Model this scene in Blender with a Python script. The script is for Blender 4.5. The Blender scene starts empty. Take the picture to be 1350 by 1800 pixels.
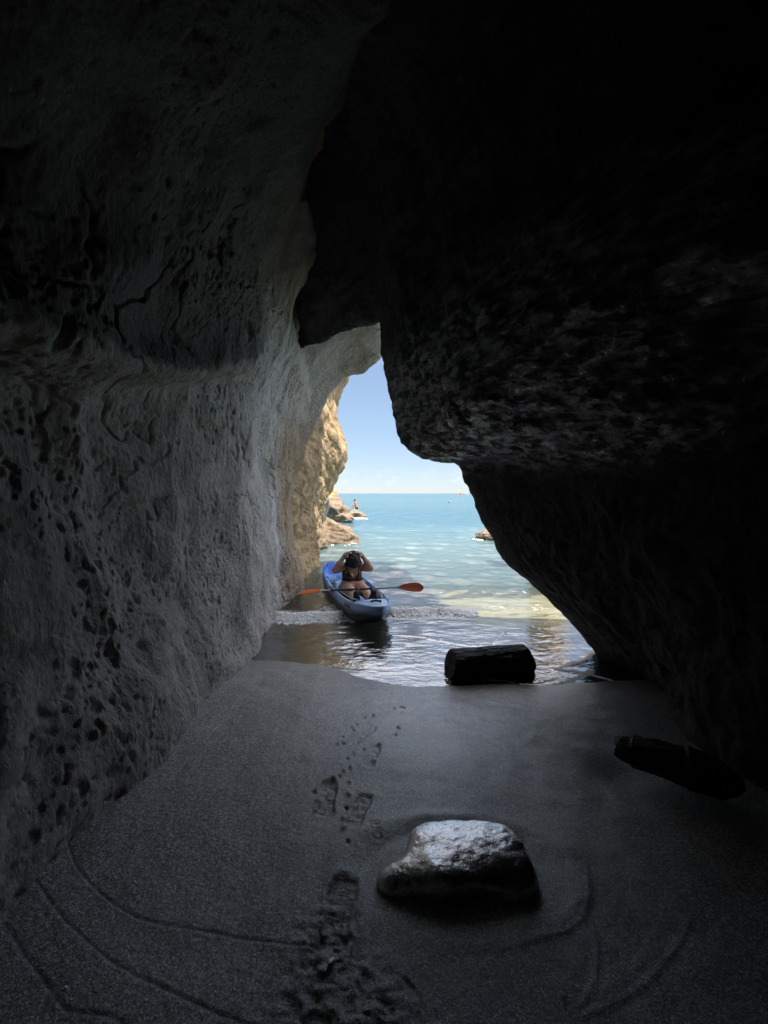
import bpy, bmesh, math, random
import numpy as np
from mathutils import Vector, Matrix
R = math.radians
C = bpy.context.scene
COL = C.collection
random.seed(4)
RNG = np.random.default_rng(7)

# ------------------------------------------------------------------ camera, sky, sun, exposure
CAM_Z = 1.9
PITCH = R(2.7)
FPX = 700.0                      # focal length in pixels of the 1350 x 1800 photograph (ultra-wide phone lens)
cam = bpy.data.cameras.new('camera')
cam.sensor_fit = 'VERTICAL'
cam.sensor_height = 24.0
cam.lens = 24.0 * FPX / 1800.0
cam.clip_start = 0.02
cam.clip_end = 20000
co = bpy.data.objects.new('camera', cam)
co.location = (0, 0, CAM_Z)
co.rotation_euler = (math.pi / 2 - PITCH, 0, 0)
COL.objects.link(co)
C.camera = co

SUN = Vector((0.37, -0.38, 1.0)).normalized()          # direction towards the sun
elev = math.asin(SUN.z)
azim = math.atan2(SUN.x, SUN.y)
w = bpy.data.worlds.new('World')
C.world = w
w.use_nodes = True
wn = w.node_tree
wn.nodes.clear()
def wnode(t, **k):
    n = wn.nodes.new(t)
    for a, b in k.items(): setattr(n, a, b)
    return n
sky = wnode('ShaderNodeTexSky', sky_type='NISHITA')
sky.sun_disc = False
sky.sun_elevation = elev
sky.sun_rotation = azim
sky.altitude = 0
sky.air_density = 1.0
sky.dust_density = 0.0
sky.ozone_density = 6.0
bg = wnode('ShaderNodeBackground'); bg.inputs[1].default_value = 0.15
wo = wnode('ShaderNodeOutputWorld')
# a few small fair-weather clouds low over the horizon
tc = wnode('ShaderNodeTexCoord'); sp = wnode('ShaderNodeSeparateXYZ')
mp = wnode('ShaderNodeMapping'); mp.inputs['Scale'].default_value = (1, 1, 2.6)
nz = wnode('ShaderNodeTexNoise'); nz.inputs['Scale'].default_value = 26; nz.inputs['Detail'].default_value = 6
rp = wnode('ShaderNodeValToRGB'); rp.color_ramp.elements[0].position = .53; rp.color_ramp.elements[1].position = .72
band = wnode('ShaderNodeValToRGB')
e = band.color_ramp.elements
e[0].position = 0.012; e[0].color = (0, 0, 0, 1)
e[1].position = 0.03; e[1].color = (1, 1, 1, 1)
q = e.new(0.05); q.color = (.6, .6, .6, 1)
q = e.new(0.07); q.color = (0, 0, 0, 1)
mul = wnode('ShaderNodeMath', operation='MULTIPLY')
mul2 = wnode('ShaderNodeMath', operation='MULTIPLY'); mul2.inputs[1].default_value = .8
mx = wnode('ShaderNodeMix', data_type='RGBA'); mx.inputs[7].default_value = (3.0, 3.1, 3.25, 1)
L = wn.links.new
L(tc.outputs['Generated'], sp.inputs[0]); L(tc.outputs['Generated'], mp.inputs[0]); L(mp.outputs[0], nz.inputs[0])
L(nz.outputs[0], rp.inputs[0]); L(sp.outputs[2], band.inputs[0]); L(rp.outputs[0], mul.inputs[0]); L(band.outputs[0], mul.inputs[1])
L(mul.outputs[0], mul2.inputs[0]); L(mul2.outputs[0], mx.inputs[0]); gm = wnode('ShaderNodeGamma'); gm.inputs[1].default_value = .5     # evens out the sky towards a hazy summer one
L(sky.outputs[0], gm.inputs[0]); tn_ = wnode('ShaderNodeMix', data_type='RGBA', blend_type='MULTIPLY'); tn_.inputs[0].default_value = 1; tn_.inputs[7].default_value = (.97, 1.06, 1.19, 1)
L(gm.outputs[0], tn_.inputs[6]); L(tn_.outputs[2], mx.inputs[6]); # bright clouds added overhead, unseen through the mouth, to fill the cave with light
nz2 = wnode('ShaderNodeTexNoise'); nz2.inputs['Scale'].default_value = 2.4; nz2.inputs['Detail'].default_value = 8; nz2.inputs['Roughness'].default_value = .6
rp2 = wnode('ShaderNodeValToRGB'); rp2.color_ramp.elements[0].position = .30; rp2.color_ramp.elements[1].position = .58
hi = wnode('ShaderNodeValToRGB'); hi.color_ramp.elements[0].position = .30; hi.color_ramp.elements[1].position = .60
mu3 = wnode('ShaderNodeMath', operation='MULTIPLY')
mx2 = wnode('ShaderNodeMix', data_type='RGBA'); mx2.inputs[7].default_value = (7.1, 6.95, 7.4, 1)
L(tc.outputs['Generated'], nz2.inputs[0]); L(nz2.outputs[0], rp2.inputs[0]); L(sp.outputs[2], hi.inputs[0])
L(rp2.outputs[0], mu3.inputs[0]); L(hi.outputs[0], mu3.inputs[1]); L(mu3.outputs[0], mx2.inputs[0]); L(mx.outputs[2], mx2.inputs[6])
L(mx2.outputs[2], bg.inputs[0]); L(bg.outputs[0], wo.inputs[0])

sl = bpy.data.lights.new('sun', 'SUN')
sl.energy = 3.7
sl.angle = R(0.5)
sl.color = (1.0, 0.93, 0.82)
so = bpy.data.objects.new('sun', sl)
so.rotation_euler = SUN.to_track_quat('Z', 'Y').to_euler()
so.location = (10, -10, 30)
COL.objects.link(so)

C.view_settings.view_transform = 'Standard'
C.view_settings.look = 'None'
C.view_settings.gamma = 1
C.view_settings.exposure = 1.1
cy = C.cycles
cy.use_denoising = True
try: cy.denoiser = 'OPENIMAGEDENOISE'
except Exception: pass
cy.max_bounces = 10
cy.diffuse_bounces = 6
cy.glossy_bounces = 4
cy.transparent_max_bounces = 12
cy.sample_clamp_indirect = 3.0
cy.caustics_reflective = False
cy.caustics_refractive = False

# ------------------------------------------------------------------ helpers
def P(px, py, d):
    """world point seen at photo pixel (px, py) at forward distance y = d (used to read sizes off the photograph)"""
    u = (px - 675) / FPX; v = (900 - py) / FPX
    dy = math.cos(PITCH) + v * math.sin(PITCH); dz = -math.sin(PITCH) + v * math.cos(PITCH)
    return np.array([u * d / dy, d, CAM_Z + dz * d / dy])

def G(px, py, z):
    """world point on the height z seen at the photo pixel"""
    u = (px - 675) / FPX; v = (900 - py) / FPX
    dy = math.cos(PITCH) + v * math.sin(PITCH); dz = -math.sin(PITCH) + v * math.cos(PITCH)
    t = (z - CAM_Z) / dz
    return np.array([u * t, dy * t, z])

_perm = np.random.default_rng(11).permutation(256).astype(np.int64)
_perm = np.concatenate([_perm, _perm, _perm])
_gr = np.random.default_rng(12).normal(size=(256, 3)); _gr /= np.linalg.norm(_gr, axis=1)[:, None]
def noise(p):
    """3D gradient noise, about -1..1; p is (..., 3)"""
    p = np.asarray(p, float)
    i = np.floor(p).astype(np.int64); f = p - i
    i &= 255
    u = f * f * f * (f * (f * 6 - 15) + 10)
    out = 0
    for dx in (0, 1):
        wx = u[..., 0] if dx else 1 - u[..., 0]
        a = _perm[i[..., 0] + dx]
        for dy in (0, 1):
            wy = u[..., 1] if dy else 1 - u[..., 1]
            b = _perm[a + i[..., 1] + dy]
            for dz in (0, 1):
                wz = u[..., 2] if dz else 1 - u[..., 2]
                g = _gr[_perm[b + i[..., 2] + dz] & 255]
                d = g[..., 0] * (f[..., 0] - dx) + g[..., 1] * (f[..., 1] - dy) + g[..., 2] * (f[..., 2] - dz)
                out = out + wx * wy * wz * d
    return out * 1.6

def fbm(p, octv=4, lac=2.03, gain=.5):
    p = np.asarray(p, float); s = 0; a = 1
    for k in range(octv):
        s = s + a * noise(p + k * 17.3); p = p * lac; a *= gain
    return s

def ridged(p, octv=4, gain=.5):
    p = np.asarray(p, float); s = 0; a = 1
    for k in range(octv):
        s = s + a * (1 - 2 * np.abs(noise(p + k * 9.1))); p = p * 2.07; a *= gain
    return s

def pits(p, t=.35, wdt=.25):
    """rounded hollows: 0 outside, to 1 inside"""
    return np.clip((noise(p) - t) / wdt, 0, 1) ** .7

def sstep(a, b, x):
    t = np.clip((x - a) / (b - a), 0, 1); return t * t * (3 - 2 * t)

def new_mesh(name, verts, faces, mat=None, smooth=True, parent=None):
    me = bpy.data.meshes.new(name)
    verts = np.asarray(verts, np.float32).reshape(-1, 3)
    if isinstance(faces, np.ndarray):
        n, k = faces.shape
        me.vertices.add(len(verts)); me.vertices.foreach_set('co', verts.ravel())
        me.loops.add(n * k); me.loops.foreach_set('vertex_index', faces.astype(np.int32).ravel())
        me.polygons.add(n); me.polygons.foreach_set('loop_start', np.arange(0, n * k, k, dtype=np.int32))
        try: me.polygons.foreach_set('loop_total', np.full(n, k, dtype=np.int32))
        except Exception: pass
        me.update(calc_edges=True)
    else:
        me.from_pydata([tuple(v) for v in verts], [], faces)
    me.validate()
    me.polygons.foreach_set('use_smooth', np.full(len(me.polygons), smooth, dtype=bool))
    o = bpy.data.objects.new(name, me); COL.objects.link(o)
    if mat: me.materials.append(mat)
    if parent: o.parent = parent
    return o

def attr(o, name, val):
    a = o.data.attributes.new(name, 'FLOAT', 'POINT'); a.data.foreach_set('value', np.asarray(val, np.float32).ravel())

def gridfaces(nt, ns, flip=False):
    i = np.arange(nt - 1)[:, None] * ns + np.arange(ns - 1)[None, :]
    q = np.stack([i, i + 1, i + ns + 1, i + ns], -1).reshape(-1, 4)
    return q[:, ::-1] if flip else q

def cubic(pts, t):
    """Catmull-Rom through pts (n, ...), parameters t in 0..n-1, softened to avoid overshoot"""
    n = len(pts); i = np.clip(np.floor(t).astype(int), 0, n - 2); f = t - i
    p0 = pts[np.clip(i - 1, 0, n - 1)]; p1 = pts[i]; p2 = pts[i + 1]; p3 = pts[np.clip(i + 2, 0, n - 1)]
    f = f.reshape((-1,) + (1,) * (pts.ndim - 1))
    m1 = .42 * (p2 - p0); m2 = .42 * (p3 - p1)
    return (2 * f**3 - 3 * f**2 + 1) * p1 + (f**3 - 2 * f**2 + f) * m1 + (-2 * f**3 + 3 * f**2) * p2 + (f**3 - f**2) * m2

def even_t(pts, n, wts=None):
    """n parameters spread by arc length (mean over the other axis)"""
    seg = np.linalg.norm(np.diff(pts, axis=0), axis=-1)
    if seg.ndim > 1: seg = seg.mean(1)
    if wts is not None: seg = seg * np.asarray(wts)
    c = np.concatenate([[0], np.cumsum(seg)])
    return np.interp(np.linspace(0, c[-1], n), c, np.arange(len(c)))

def loft(stations, nt, ns, wt=None, ws=None):
    S = np.array(stations, float)                       # (stations, points, 3)
    tt = even_t(S, nt, wt); ss = even_t(S.transpose(1, 0, 2), ns, ws)
    A = cubic(S, tt)                                     # (nt, points, 3)
    return cubic(A.transpose(1, 0, 2), ss).transpose(1, 0, 2)   # (nt, ns, 3)

def normals(V):
    du = np.gradient(V, axis=0); dv = np.gradient(V, axis=1)
    n = np.cross(du, dv); return n / (np.linalg.norm(n, axis=-1, keepdims=True) + 1e-9)

def tag(o, label=None, cat=None, group=None, kind=None):
    if label: o['label'] = label
    if cat: o['category'] = cat
    if group: o['group'] = group
    if kind: o['kind'] = kind
    return o

def empty(name, loc, label, cat, group=None, rz=0):
    o = bpy.data.objects.new(name, None); COL.objects.link(o)
    o.location = loc; o.rotation_euler = (0, 0, rz); o.empty_display_size = .1
    return tag(o, label, cat, group)

# signed distance blobs -> one continuous surface
class Blob:
    def __init__(s, lo, hi, res, k=.015):
        s.lo = np.array(lo, float); s.res = res; s.k = k
        s.n = np.ceil((np.array(hi) - s.lo) / res).astype(int) + 1
        ax = [s.lo[i] + np.arange(s.n[i]) * res for i in range(3)]
        s.X = np.stack(np.meshgrid(*ax, indexing='ij'), -1)
        s.acc = np.full(tuple(s.n), 1e-30)
    def _box(s, lo, hi):
        a = np.clip(np.floor((lo - s.lo) / s.res).astype(int), 0, s.n); b = np.clip(np.ceil((hi - s.lo) / s.res).astype(int) + 1, 0, s.n)
        return tuple(slice(a[i], b[i]) for i in range(3))
    def cap(s, a, b, r1, r2=None, scale=(1, 1, 1)):
        r2 = r1 if r2 is None else r2
        a = np.array(a, float); b = np.array(b, float); sc = np.array(scale, float)
        m = max(r1, r2) * sc.max() + 8 * s.k
        bx = s._box(np.minimum(a, b) - m, np.maximum(a, b) + m)
        X = s.X[bx]; d = (b - a) / sc; q = (X - a) / sc
        h = np.clip((q @ d) / max(d @ d, 1e-9), 0, 1)
        dist = np.linalg.norm(q - h[..., None] * d, axis=-1) - (r1 + (r2 - r1) * h)
        s.acc[bx] += np.exp(-dist * sc.min() / s.k)
        return s
    def chain(s, pts, rad):
        for i in range(len(pts) - 1): s.cap(pts[i], pts[i + 1], rad[i], rad[i + 1])
        return s
    def field(s): return -s.k * np.log(s.acc)
    def mesh(s, f=None):
        f = s.field() if f is None else f
        ins = f < 0
        nx, ny, nz = f.shape
        cnt = np.zeros((nx - 1, ny - 1, nz - 1)); pos = np.zeros((nx - 1, ny - 1, nz - 1, 3))
        offs = [(i, j, k) for i in (0, 1) for j in (0, 1) for k in (0, 1)]
        for o in offs:
            for ax in range(3):
                if o[ax]: continue
                p = list(o); p[ax] = 1
                sa = tuple(slice(o[i], o[i] + f.shape[i] - 1) for i in range(3)); sb = tuple(slice(p[i], p[i] + f.shape[i] - 1) for i in range(3))
                fa, fb = f[sa], f[sb]; cr = (fa < 0) != (fb < 0)
                t = np.where(cr, fa / np.where(fa - fb == 0, 1, fa - fb), 0)
                cnt += cr
                for i in range(3):
                    pos[..., i] += cr * (o[i] + (t if i == ax else 0))
        act = cnt > 0
        idx = np.full(act.shape, -1); idx[act] = np.arange(act.sum())
        base = np.stack(np.nonzero(act), -1)
        V = s.lo + (base + pos[act] / cnt[act][:, None]) * s.res
        F = []
        for ax in range(3):
            o1, o2 = [(1, 2), (2, 0), (0, 1)][ax]
            sl1 = [slice(None)] * 3; sl2 = [slice(None)] * 3
            sl1[ax] = slice(0, -1); sl2[ax] = slice(1, None)
            a, b = ins[tuple(sl1)], ins[tuple(sl2)]
            e = np.stack(np.nonzero(a != b), -1); sgn = a[a != b]
            ok = (e[:, o1] > 0) & (e[:, o2] > 0) & (e[:, o1] < f.shape[o1] - 1) & (e[:, o2] < f.shape[o2] - 1)
            e = e[ok]; sgn = sgn[ok]
            def at(d1, d2):
                q = e.copy(); q[:, o1] -= d1; q[:, o2] -= d2; return idx[q[:, 0], q[:, 1], q[:, 2]]
            qd = np.stack([at(1, 1), at(0, 1), at(0, 0), at(1, 0)], -1)
            qd[~sgn] = qd[~sgn][:, ::-1]
            F.append(qd)
        return V, np.concatenate(F)

def vnormals(V, F):
    n = np.zeros_like(V); fn = np.cross(V[F[:, 2]] - V[F[:, 0]], V[F[:, 3]] - V[F[:, 1]])
    for k in range(4): np.add.at(n, F[:, k], fn)
    return n / (np.linalg.norm(n, axis=1, keepdims=True) + 1e-12)

def smooth_mesh(V, F, it=2, lam=.5):
    for _ in range(it):
        s = np.zeros_like(V); c = np.zeros(len(V))
        for k in range(4):
            np.add.at(s, F[:, k], V[F[:, (k + 1) % 4]]); np.add.at(c, F[:, k], 1)
            np.add.at(s, F[:, k], V[F[:, (k + 3) % 4]]); np.add.at(c, F[:, k], 1)
        V = V + lam * (s / np.maximum(c, 1)[:, None] - V)
    return V

def shell(name, V, F, mask, off, mat, parent, thick=.004):
    """a garment: the part of the body where mask is true, set off along the normals, with a thickness"""
    fm = mask[F].all(1); f = F[fm]
    if len(f) == 0: return None
    N = vnormals(V, F)
    used = np.unique(f); m = np.full(len(V), -1); m[used] = np.arange(len(used))
    f2 = m[f]; vo = V[used] + N[used] * off; vi = V[used] + N[used] * (off - thick)
    n = len(used)
    e = np.concatenate([f2[:, [0, 1]], f2[:, [1, 2]], f2[:, [2, 3]], f2[:, [3, 0]]])
    key = e[:, 0] * n + e[:, 1]; rev = e[:, 1] * n + e[:, 0]
    be = e[~np.isin(key, rev)]
    side = np.stack([be[:, 1], be[:, 0], be[:, 0] + n, be[:, 1] + n], -1)
    return new_mesh(name, np.concatenate([vo, vi]), np.concatenate([f2, f2[:, ::-1] + n, side]), mat, True, parent)

# ------------------------------------------------------------------ materials
class Mat:
    def __init__(s, name, **kw):
        s.m = bpy.data.materials.new(name); s.m.use_nodes = True
        s.t = s.m.node_tree; s.t.nodes.clear()
        s.out = s.n('ShaderNodeOutputMaterial')
        s.b = s.n('ShaderNodeBsdfPrincipled'); s.l(s.b.outputs[0], s.out.inputs[0])
        for k, v in kw.items(): s.set(k, v)
        g = s.n('ShaderNodeNewGeometry'); s.pos = g.outputs['Position']
    def n(s, t, **kw):
        x = s.t.nodes.new(t)
        for a, b in kw.items(): setattr(x, a, b)
        return x
    def l(s, a, b): s.t.links.new(a, b)
    def set(s, k, v):
        i = s.b.inputs[{'col': 'Base Color', 'rough': 'Roughness', 'metal': 'Metallic', 'ior': 'IOR', 'spec': 'Specular IOR Level',
                        'coat': 'Coat Weight', 'coatr': 'Coat Roughness', 'normal': 'Normal', 'sss': 'Subsurface Weight'}[k]]
        if hasattr(v, 'is_linked') or hasattr(v, 'links'): s.l(v, i)
        elif isinstance(v, (tuple, list)): i.default_value = tuple(v) + ((1,) if len(v) == 3 else ())
        else: i.default_value = v
    def coords(s, scale=(1, 1, 1), rot=(0, 0, 0), obj=False):
        mp = s.n('ShaderNodeMapping'); mp.inputs['Scale'].default_value = scale; mp.inputs['Rotation'].default_value = rot
        if obj: s.l(s.n('ShaderNodeTexCoord').outputs['Object'], mp.inputs[0])
        else: s.l(s.pos, mp.inputs[0])
        return mp.outputs[0]
    def noise(s, scale, detail=4, rough=.55, vec=None, dist=0):
        x = s.n('ShaderNodeTexNoise'); x.inputs['Scale'].default_value = scale; x.inputs['Detail'].default_value = detail
        x.inputs['Roughness'].default_value = rough; x.inputs['Distortion'].default_value = dist
        s.l(vec if vec is not None else s.coords(), x.inputs['Vector']); return x.outputs['Fac']
    def vor(s, scale, feature='F1', vec=None, out='Distance', rnd=1):
        x = s.n('ShaderNodeTexVoronoi', feature=feature); x.inputs['Scale'].default_value = scale; x.inputs['Randomness'].default_value = rnd
        s.l(vec if vec is not None else s.coords(), x.inputs['Vector']); return x.outputs[out]
    def ramp(s, f, stops):
        x = s.n('ShaderNodeValToRGB'); e = x.color_ramp.elements
        while len(e) < len(stops): e.new(.5)
        for k, (p, c) in enumerate(stops):
            e[k].position = p
            c = (c, c, c) if isinstance(c, (int, float)) else c
            e[k].color = tuple(c) + (1,)
        s.l(f, x.inputs[0]); return x.outputs[0]
    def mix(s, f, a, b, mode='MIX'):
        x = s.n('ShaderNodeMix', data_type='RGBA', blend_type=mode)
        for i, v in ((0, f), (6, a), (7, b)):
            if hasattr(v, 'links'): s.l(v, x.inputs[i])
            elif isinstance(v, (tuple, list)): x.inputs[i].default_value = tuple(v) + ((1,) if len(v) == 3 else ())
            elif i == 0: x.inputs[0].default_value = v
            else: x.inputs[i].default_value = (v, v, v, 1)
        return x.outputs[2]
    def math(s, op, a, b=None, clamp=False):
        x = s.n('ShaderNodeMath', operation=op); x.use_clamp = clamp
        for i, v in ((0, a), (1, b)):
            if v is None: continue
            if hasattr(v, 'links'): s.l(v, x.inputs[i])
            else: x.inputs[i].default_value = v
        return x.outputs[0]
    def attr(s, name):
        return s.n('ShaderNodeAttribute', attribute_name=name).outputs['Fac']
    def bump(s, h, strength=.5, dist=.01, nrm=None):
        x = s.n('ShaderNodeBump'); x.inputs['Strength'].default_value = strength; x.inputs['Distance'].default_value = dist
        s.l(h, x.inputs['Height'])
        if nrm is not None: s.l(nrm, x.inputs['Normal'])
        return x.outputs[0]

def rock_mat(name, c1, c2, c3, rough=.9, bump=.012, spec=.3, strata=0.0, streak_and_light=False, wet=None, fibre=(1, 1, .38), mottle=.7):
    m = Mat(name, rough=rough, spec=spec)
    a = m.noise(.9, 6, .6); b = m.noise(9, 8, .65, m.coords((1, 1, .45)))
    f = m.noise(60, 7, .75, m.coords(fibre))
    col = m.mix(m.ramp(a, [(.35, 0), (.65, 1)]), c1, c2)
    col = m.mix(m.ramp(b, [(.42, 0), (.62, 1)]), col, c3)
    col = m.mix(mottle, col, m.ramp(f, [(.36, .22), (.6, 1.0)]), 'MULTIPLY')
    patch = m.noise(1.7, 5, .6, m.coords((1, 1, .8)))
    col = m.mix(m.ramp(patch, [(.5, 0), (.66, .5)]), col, tuple(c * .4 for c in c3))
    if strata:
        st = m.noise(3.2, 6, .65, m.coords((.12, .12, 1.6), (R(6), R(-9), 0)))
        col = m.mix(m.math('MULTIPLY', m.ramp(st, [(.40, 1), (.47, 0)]), strata), col, tuple(c * .7 for c in c3))
        cr = m.vor(1.1, 'DISTANCE_TO_EDGE', m.coords((1, .6, .9), (0, R(20), 0)))
        cr = m.math('ADD', cr, m.math('MULTIPLY', m.math('SUBTRACT', m.noise(6, 5), .5), .12))
        crk = m.ramp(cr, [(.0, 1), (.012, 0)])
        col = m.mix(m.math('MULTIPLY', crk, .5), col, tuple(c * .25 for c in c3))
    if streak_and_light:
        sk = m.attr('streak_and_light')
        lace = m.ramp(m.noise(22, 6, .7, m.coords((1, 1, .25))), [(.4, 0), (.6, 1)])
        col = m.mix(m.math('MULTIPLY', sk, lace, True), col, (.86, .87, .88))
        tb = m.mix(m.ramp(f, [(.36, .4), (.6, 0)]), m.ramp(b, [(.4, (.56, .43, .29)), (.6, (.42, .31, .20))]), (.15, .10, .06))
        col = m.mix(m.attr('tan'), col, tb)
        col = m.mix(m.attr('upper_shade'), col, m.mix(m.ramp(f, [(.36, 1), (.6, 0)]), (.20, .195, .185), (.07, .068, .065)))
    m.set('col', col)
    h1 = m.noise(26, 9, .72, m.coords(fibre)); vp = m.vor(30, 'F1', m.coords((1, 1, .55)))
    pit = m.ramp(m.math('ADD', vp, m.math('MULTIPLY', m.noise(5, 4), .5)), [(.22, 0), (.5, 1)])
    h = m.math('ADD', m.math('MULTIPLY', h1, 1.0), m.math('MULTIPLY', f, .5))
    h = m.math('ADD', h, m.math('MULTIPLY', pit, .5))
    m.set('normal', m.bump(h, .9, bump))
    if wet is not None:
        wv = m.math('MULTIPLY', m.attr('wetrock'), m.ramp(m.noise(11, 7, .7, m.coords((.6, .6, 1.6))), [(.40, 1), (.56, 0)]))
        m.set('rough', m.mix(wv, rough, wet)); m.set('ior', m.math('ADD', 1.45, m.math('MULTIPLY', wv, .75)))
    return m.m

M = {}
M['cave_rock'] = rock_mat('cave_rock', (.83, .775, .715), (.73, .675, .615), (.58, .535, .48), streak_and_light=True, bump=.028, mottle=.5)
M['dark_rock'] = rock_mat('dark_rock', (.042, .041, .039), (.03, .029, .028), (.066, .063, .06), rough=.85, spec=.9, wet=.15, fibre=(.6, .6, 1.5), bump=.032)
M['cliff_rock'] = rock_mat('cliff_rock', (.76, .55, .31), (.65, .46, .26), (.50, .345, .195), strata=.6, bump=.02, mottle=.4)
M['pale_rock'] = rock_mat('pale_rock', (.88, .64, .34), (.82, .57, .29), (.66, .45, .22), strata=.4, bump=.02, mottle=.25)
M['shore_rock'] = rock_mat('shore_rock', (.50, .37, .25), (.38, .28, .19), (.21, .17, .135), bump=.03, strata=.5, mottle=.4)

def sand_material():
    m = Mat('black_sand', spec=.55)
    wet = m.attr('wet'); line = m.attr('line'); gr = m.attr('loose')
    c = m.vor(170, 'F1', None, 'Color'); sep = m.n('ShaderNodeSeparateColor'); m.l(c, sep.inputs[0])
    c2 = m.vor(420, 'F1', None, 'Color'); sep2 = m.n('ShaderNodeSeparateColor'); m.l(c2, sep2.inputs[0])
    big = m.noise(2.2, 5, .6)
    g = m.ramp(sep.outputs[0], [(0, (.05, .05, .052)), (.4, (.225, .223, .225)), (.75, (.48, .475, .475)), (.93, (.72, .71, .70)), (1, (.97, .96, .94))])
    g2 = m.ramp(sep2.outputs[1], [(0, .3), (1, 1.5)])
    col = m.mix(1, g, g2, 'MULTIPLY')
    col = m.mix(1, col, m.ramp(big, [(.3, .8), (.7, 1.15)]), 'MULTIPLY')
    col = m.mix(m.math('MULTIPLY', line, .95), col, (.012, .012, .013))
    col = m.mix(m.math('MULTIPLY', wet, .35), col, (.13, .14, .165))
    col = m.mix(m.attr('pale'), col, (.70, .60, .42))
    m.set('col', col)
    r0 = m.ramp(sep.outputs[1], [(0, .32), (1, .6)])
    m.set('rough', m.mix(wet, r0, .3))
    h = m.math('ADD', sep.outputs[2], m.math('MULTIPLY', m.noise(160, 3, .7), 1.2))
    amp = m.math('SUBTRACT', 1.0, m.math('MULTIPLY', wet, .72))
    n = m.n('ShaderNodeBump'); n.inputs['Distance'].default_value = .005
    m.l(m.math('MULTIPLY', amp, .75), n.inputs['Strength']); m.l(h, n.inputs['Height'])
    m.l(n.outputs[0], m.b.inputs['Normal'])
    m.set('ior', 2.3)
    return m.m
M['sand'] = sand_material()

def water_material():
    m = Mat('sea_water')
    t = m.t; t.nodes.remove(m.b)
    op = m.attr('opacity'); foam = m.attr('foam'); far = m.attr('far')
    w1 = m.noise(3.6, 5, .6, m.coords((.5, 1.0, 1))); w2 = m.noise(9, 4, .6, m.coords((.6, 1, 1))); w3 = m.noise(1.1, 6, .62, m.coords((.4, 1.0, 1)))
    h = m.math('ADD', m.math('MULTIPLY', w2, .4), w1); h = m.math('ADD', h, m.math('MULTIPLY', w3, m.math('MULTIPLY', far, 5.0)))
    bp = m.n('ShaderNodeBump'); m.l(h, bp.inputs['Height']); bp.inputs['Distance'].default_value = .06
    m.l(m.math('ADD', m.math('MULTIPLY', far, .4), .42), bp.inputs['Strength'])
    fr = m.n('ShaderNodeFresnel'); m.l(m.attr('ior'), fr.inputs[0]); m.l(bp.outputs[0], fr.inputs[1])
    gl = m.n('ShaderNodeBsdfGlossy'); gl.inputs['Roughness'].default_value = .1; m.l(bp.outputs[0], gl.inputs['Normal'])
    tr = m.n('ShaderNodeBsdfTransparent'); tr.inputs[0].default_value = (.86, .93, .92, 1)
    df = m.n('ShaderNodeBsdfDiffuse')
    shal = m.attr('shallow')
    m.l(m.mix(m.attr('thin'), m.mix(shal, (.06, .21, .28), (.36, .56, .54)), (.66, .60, .42)), df.inputs[0])
    def mixs(f, a, b):
        x = m.n('ShaderNodeMixShader')
        if hasattr(f, 'links'): m.l(f, x.inputs[0])
        else: x.inputs[0].default_value = f
        m.l(a, x.inputs[1]); m.l(b, x.inputs[2]); return x.outputs[0]
    body = mixs(op, tr.outputs[0], df.outputs[0])
    surf = mixs(fr.outputs[0], body, gl.outputs[0])
    fo = m.n('ShaderNodeBsdfDiffuse'); fo.inputs[0].default_value = (.8, .82, .84, 1)
    lace = m.vor(16, 'DISTANCE_TO_EDGE', m.coords((1, 1, 1))); lace2 = m.noise(14, 5, .7)
    fm = m.math('ADD', foam, m.math('MULTIPLY', m.math('SUBTRACT', lace2, .5), 1.3))
    fm = m.math('SUBTRACT', fm, m.math('MULTIPLY', lace, .8))
    fm = m.math('MULTIPLY', m.ramp(fm, [(.36, 0), (.5, 1)]), m.ramp(foam, [(.02, 0), (.2, 1)]))
    m.l(mixs(fm, surf, fo.outputs[0]), m.out.inputs[0])
    return m.m
M['water'] = water_material()

def simple(name, col, rough=.6, spec=.5, nscale=0, nbump=0, var=.0, **kw):
    m = Mat(name, rough=rough, spec=spec, **kw)
    if var:
        n = m.noise(nscale or 8, 5, .6, m.coords(obj=True))
        m.set('col', m.mix(m.ramp(n, [(.3, 0), (.7, 1)]), tuple(c * (1 - var) for c in col), tuple(min(1, c * (1 + var)) for c in col)))
    else: m.set('col', col)
    if nbump: m.set('normal', m.bump(m.noise(nscale or 30, 5, .6, m.coords(obj=True)), .7, nbump))
    return m.m

M['skin'] = simple('skin', (.66, .41, .30), .5, .4, 14, .0008, .14)
M['skin_tan'] = simple('tanned_skin', (.45, .22, .13), .55, .4, 14, 0, .12)
M['hair'] = simple('dark_hair', (.028, .026, .032), .6, .35, 60, .004, .4)
M['suit'] = simple('brown_swimsuit', (.085, .06, .045), .75, .3, 40, .001, .3)
M['trim'] = simple('black_swim_trim', (.015, .012, .012), .7, .3, 30, .001, .2)
M['shoe'] = simple('black_rubber', (.016, .016, .018), .7, .4, 50, .002, .3)
M['shorts'] = simple('dark_shorts', (.05, .055, .07), .8, .3, 30, .001, .2)
M['orange'] = simple('orange_plastic', (.96, .16, .04), .38, .5, 6, 0, .1)
M['shaft'] = simple('grey_aluminium', (.55, .56, .6), .35, .5, 20, 0, .05, metal=.6)
M['black_plastic'] = simple('black_plastic', (.02, .02, .022), .5, .5, 30, 0, .2)
M['shell'] = simple('white_shell', (.90, .94, .94), .25, .9, 90, .0006, .06)
M['foam'] = simple('sea_foam', (.92, .93, .94), .7, .4, 60, .001, .02)
M['red_plastic'] = simple('red_plastic', (.7, .12, .06), .5, .4, 4, 0, .1)
M['white_plastic'] = simple('white_plastic', (.75, .75, .75), .5, .4, 4, 0, .05)

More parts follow.
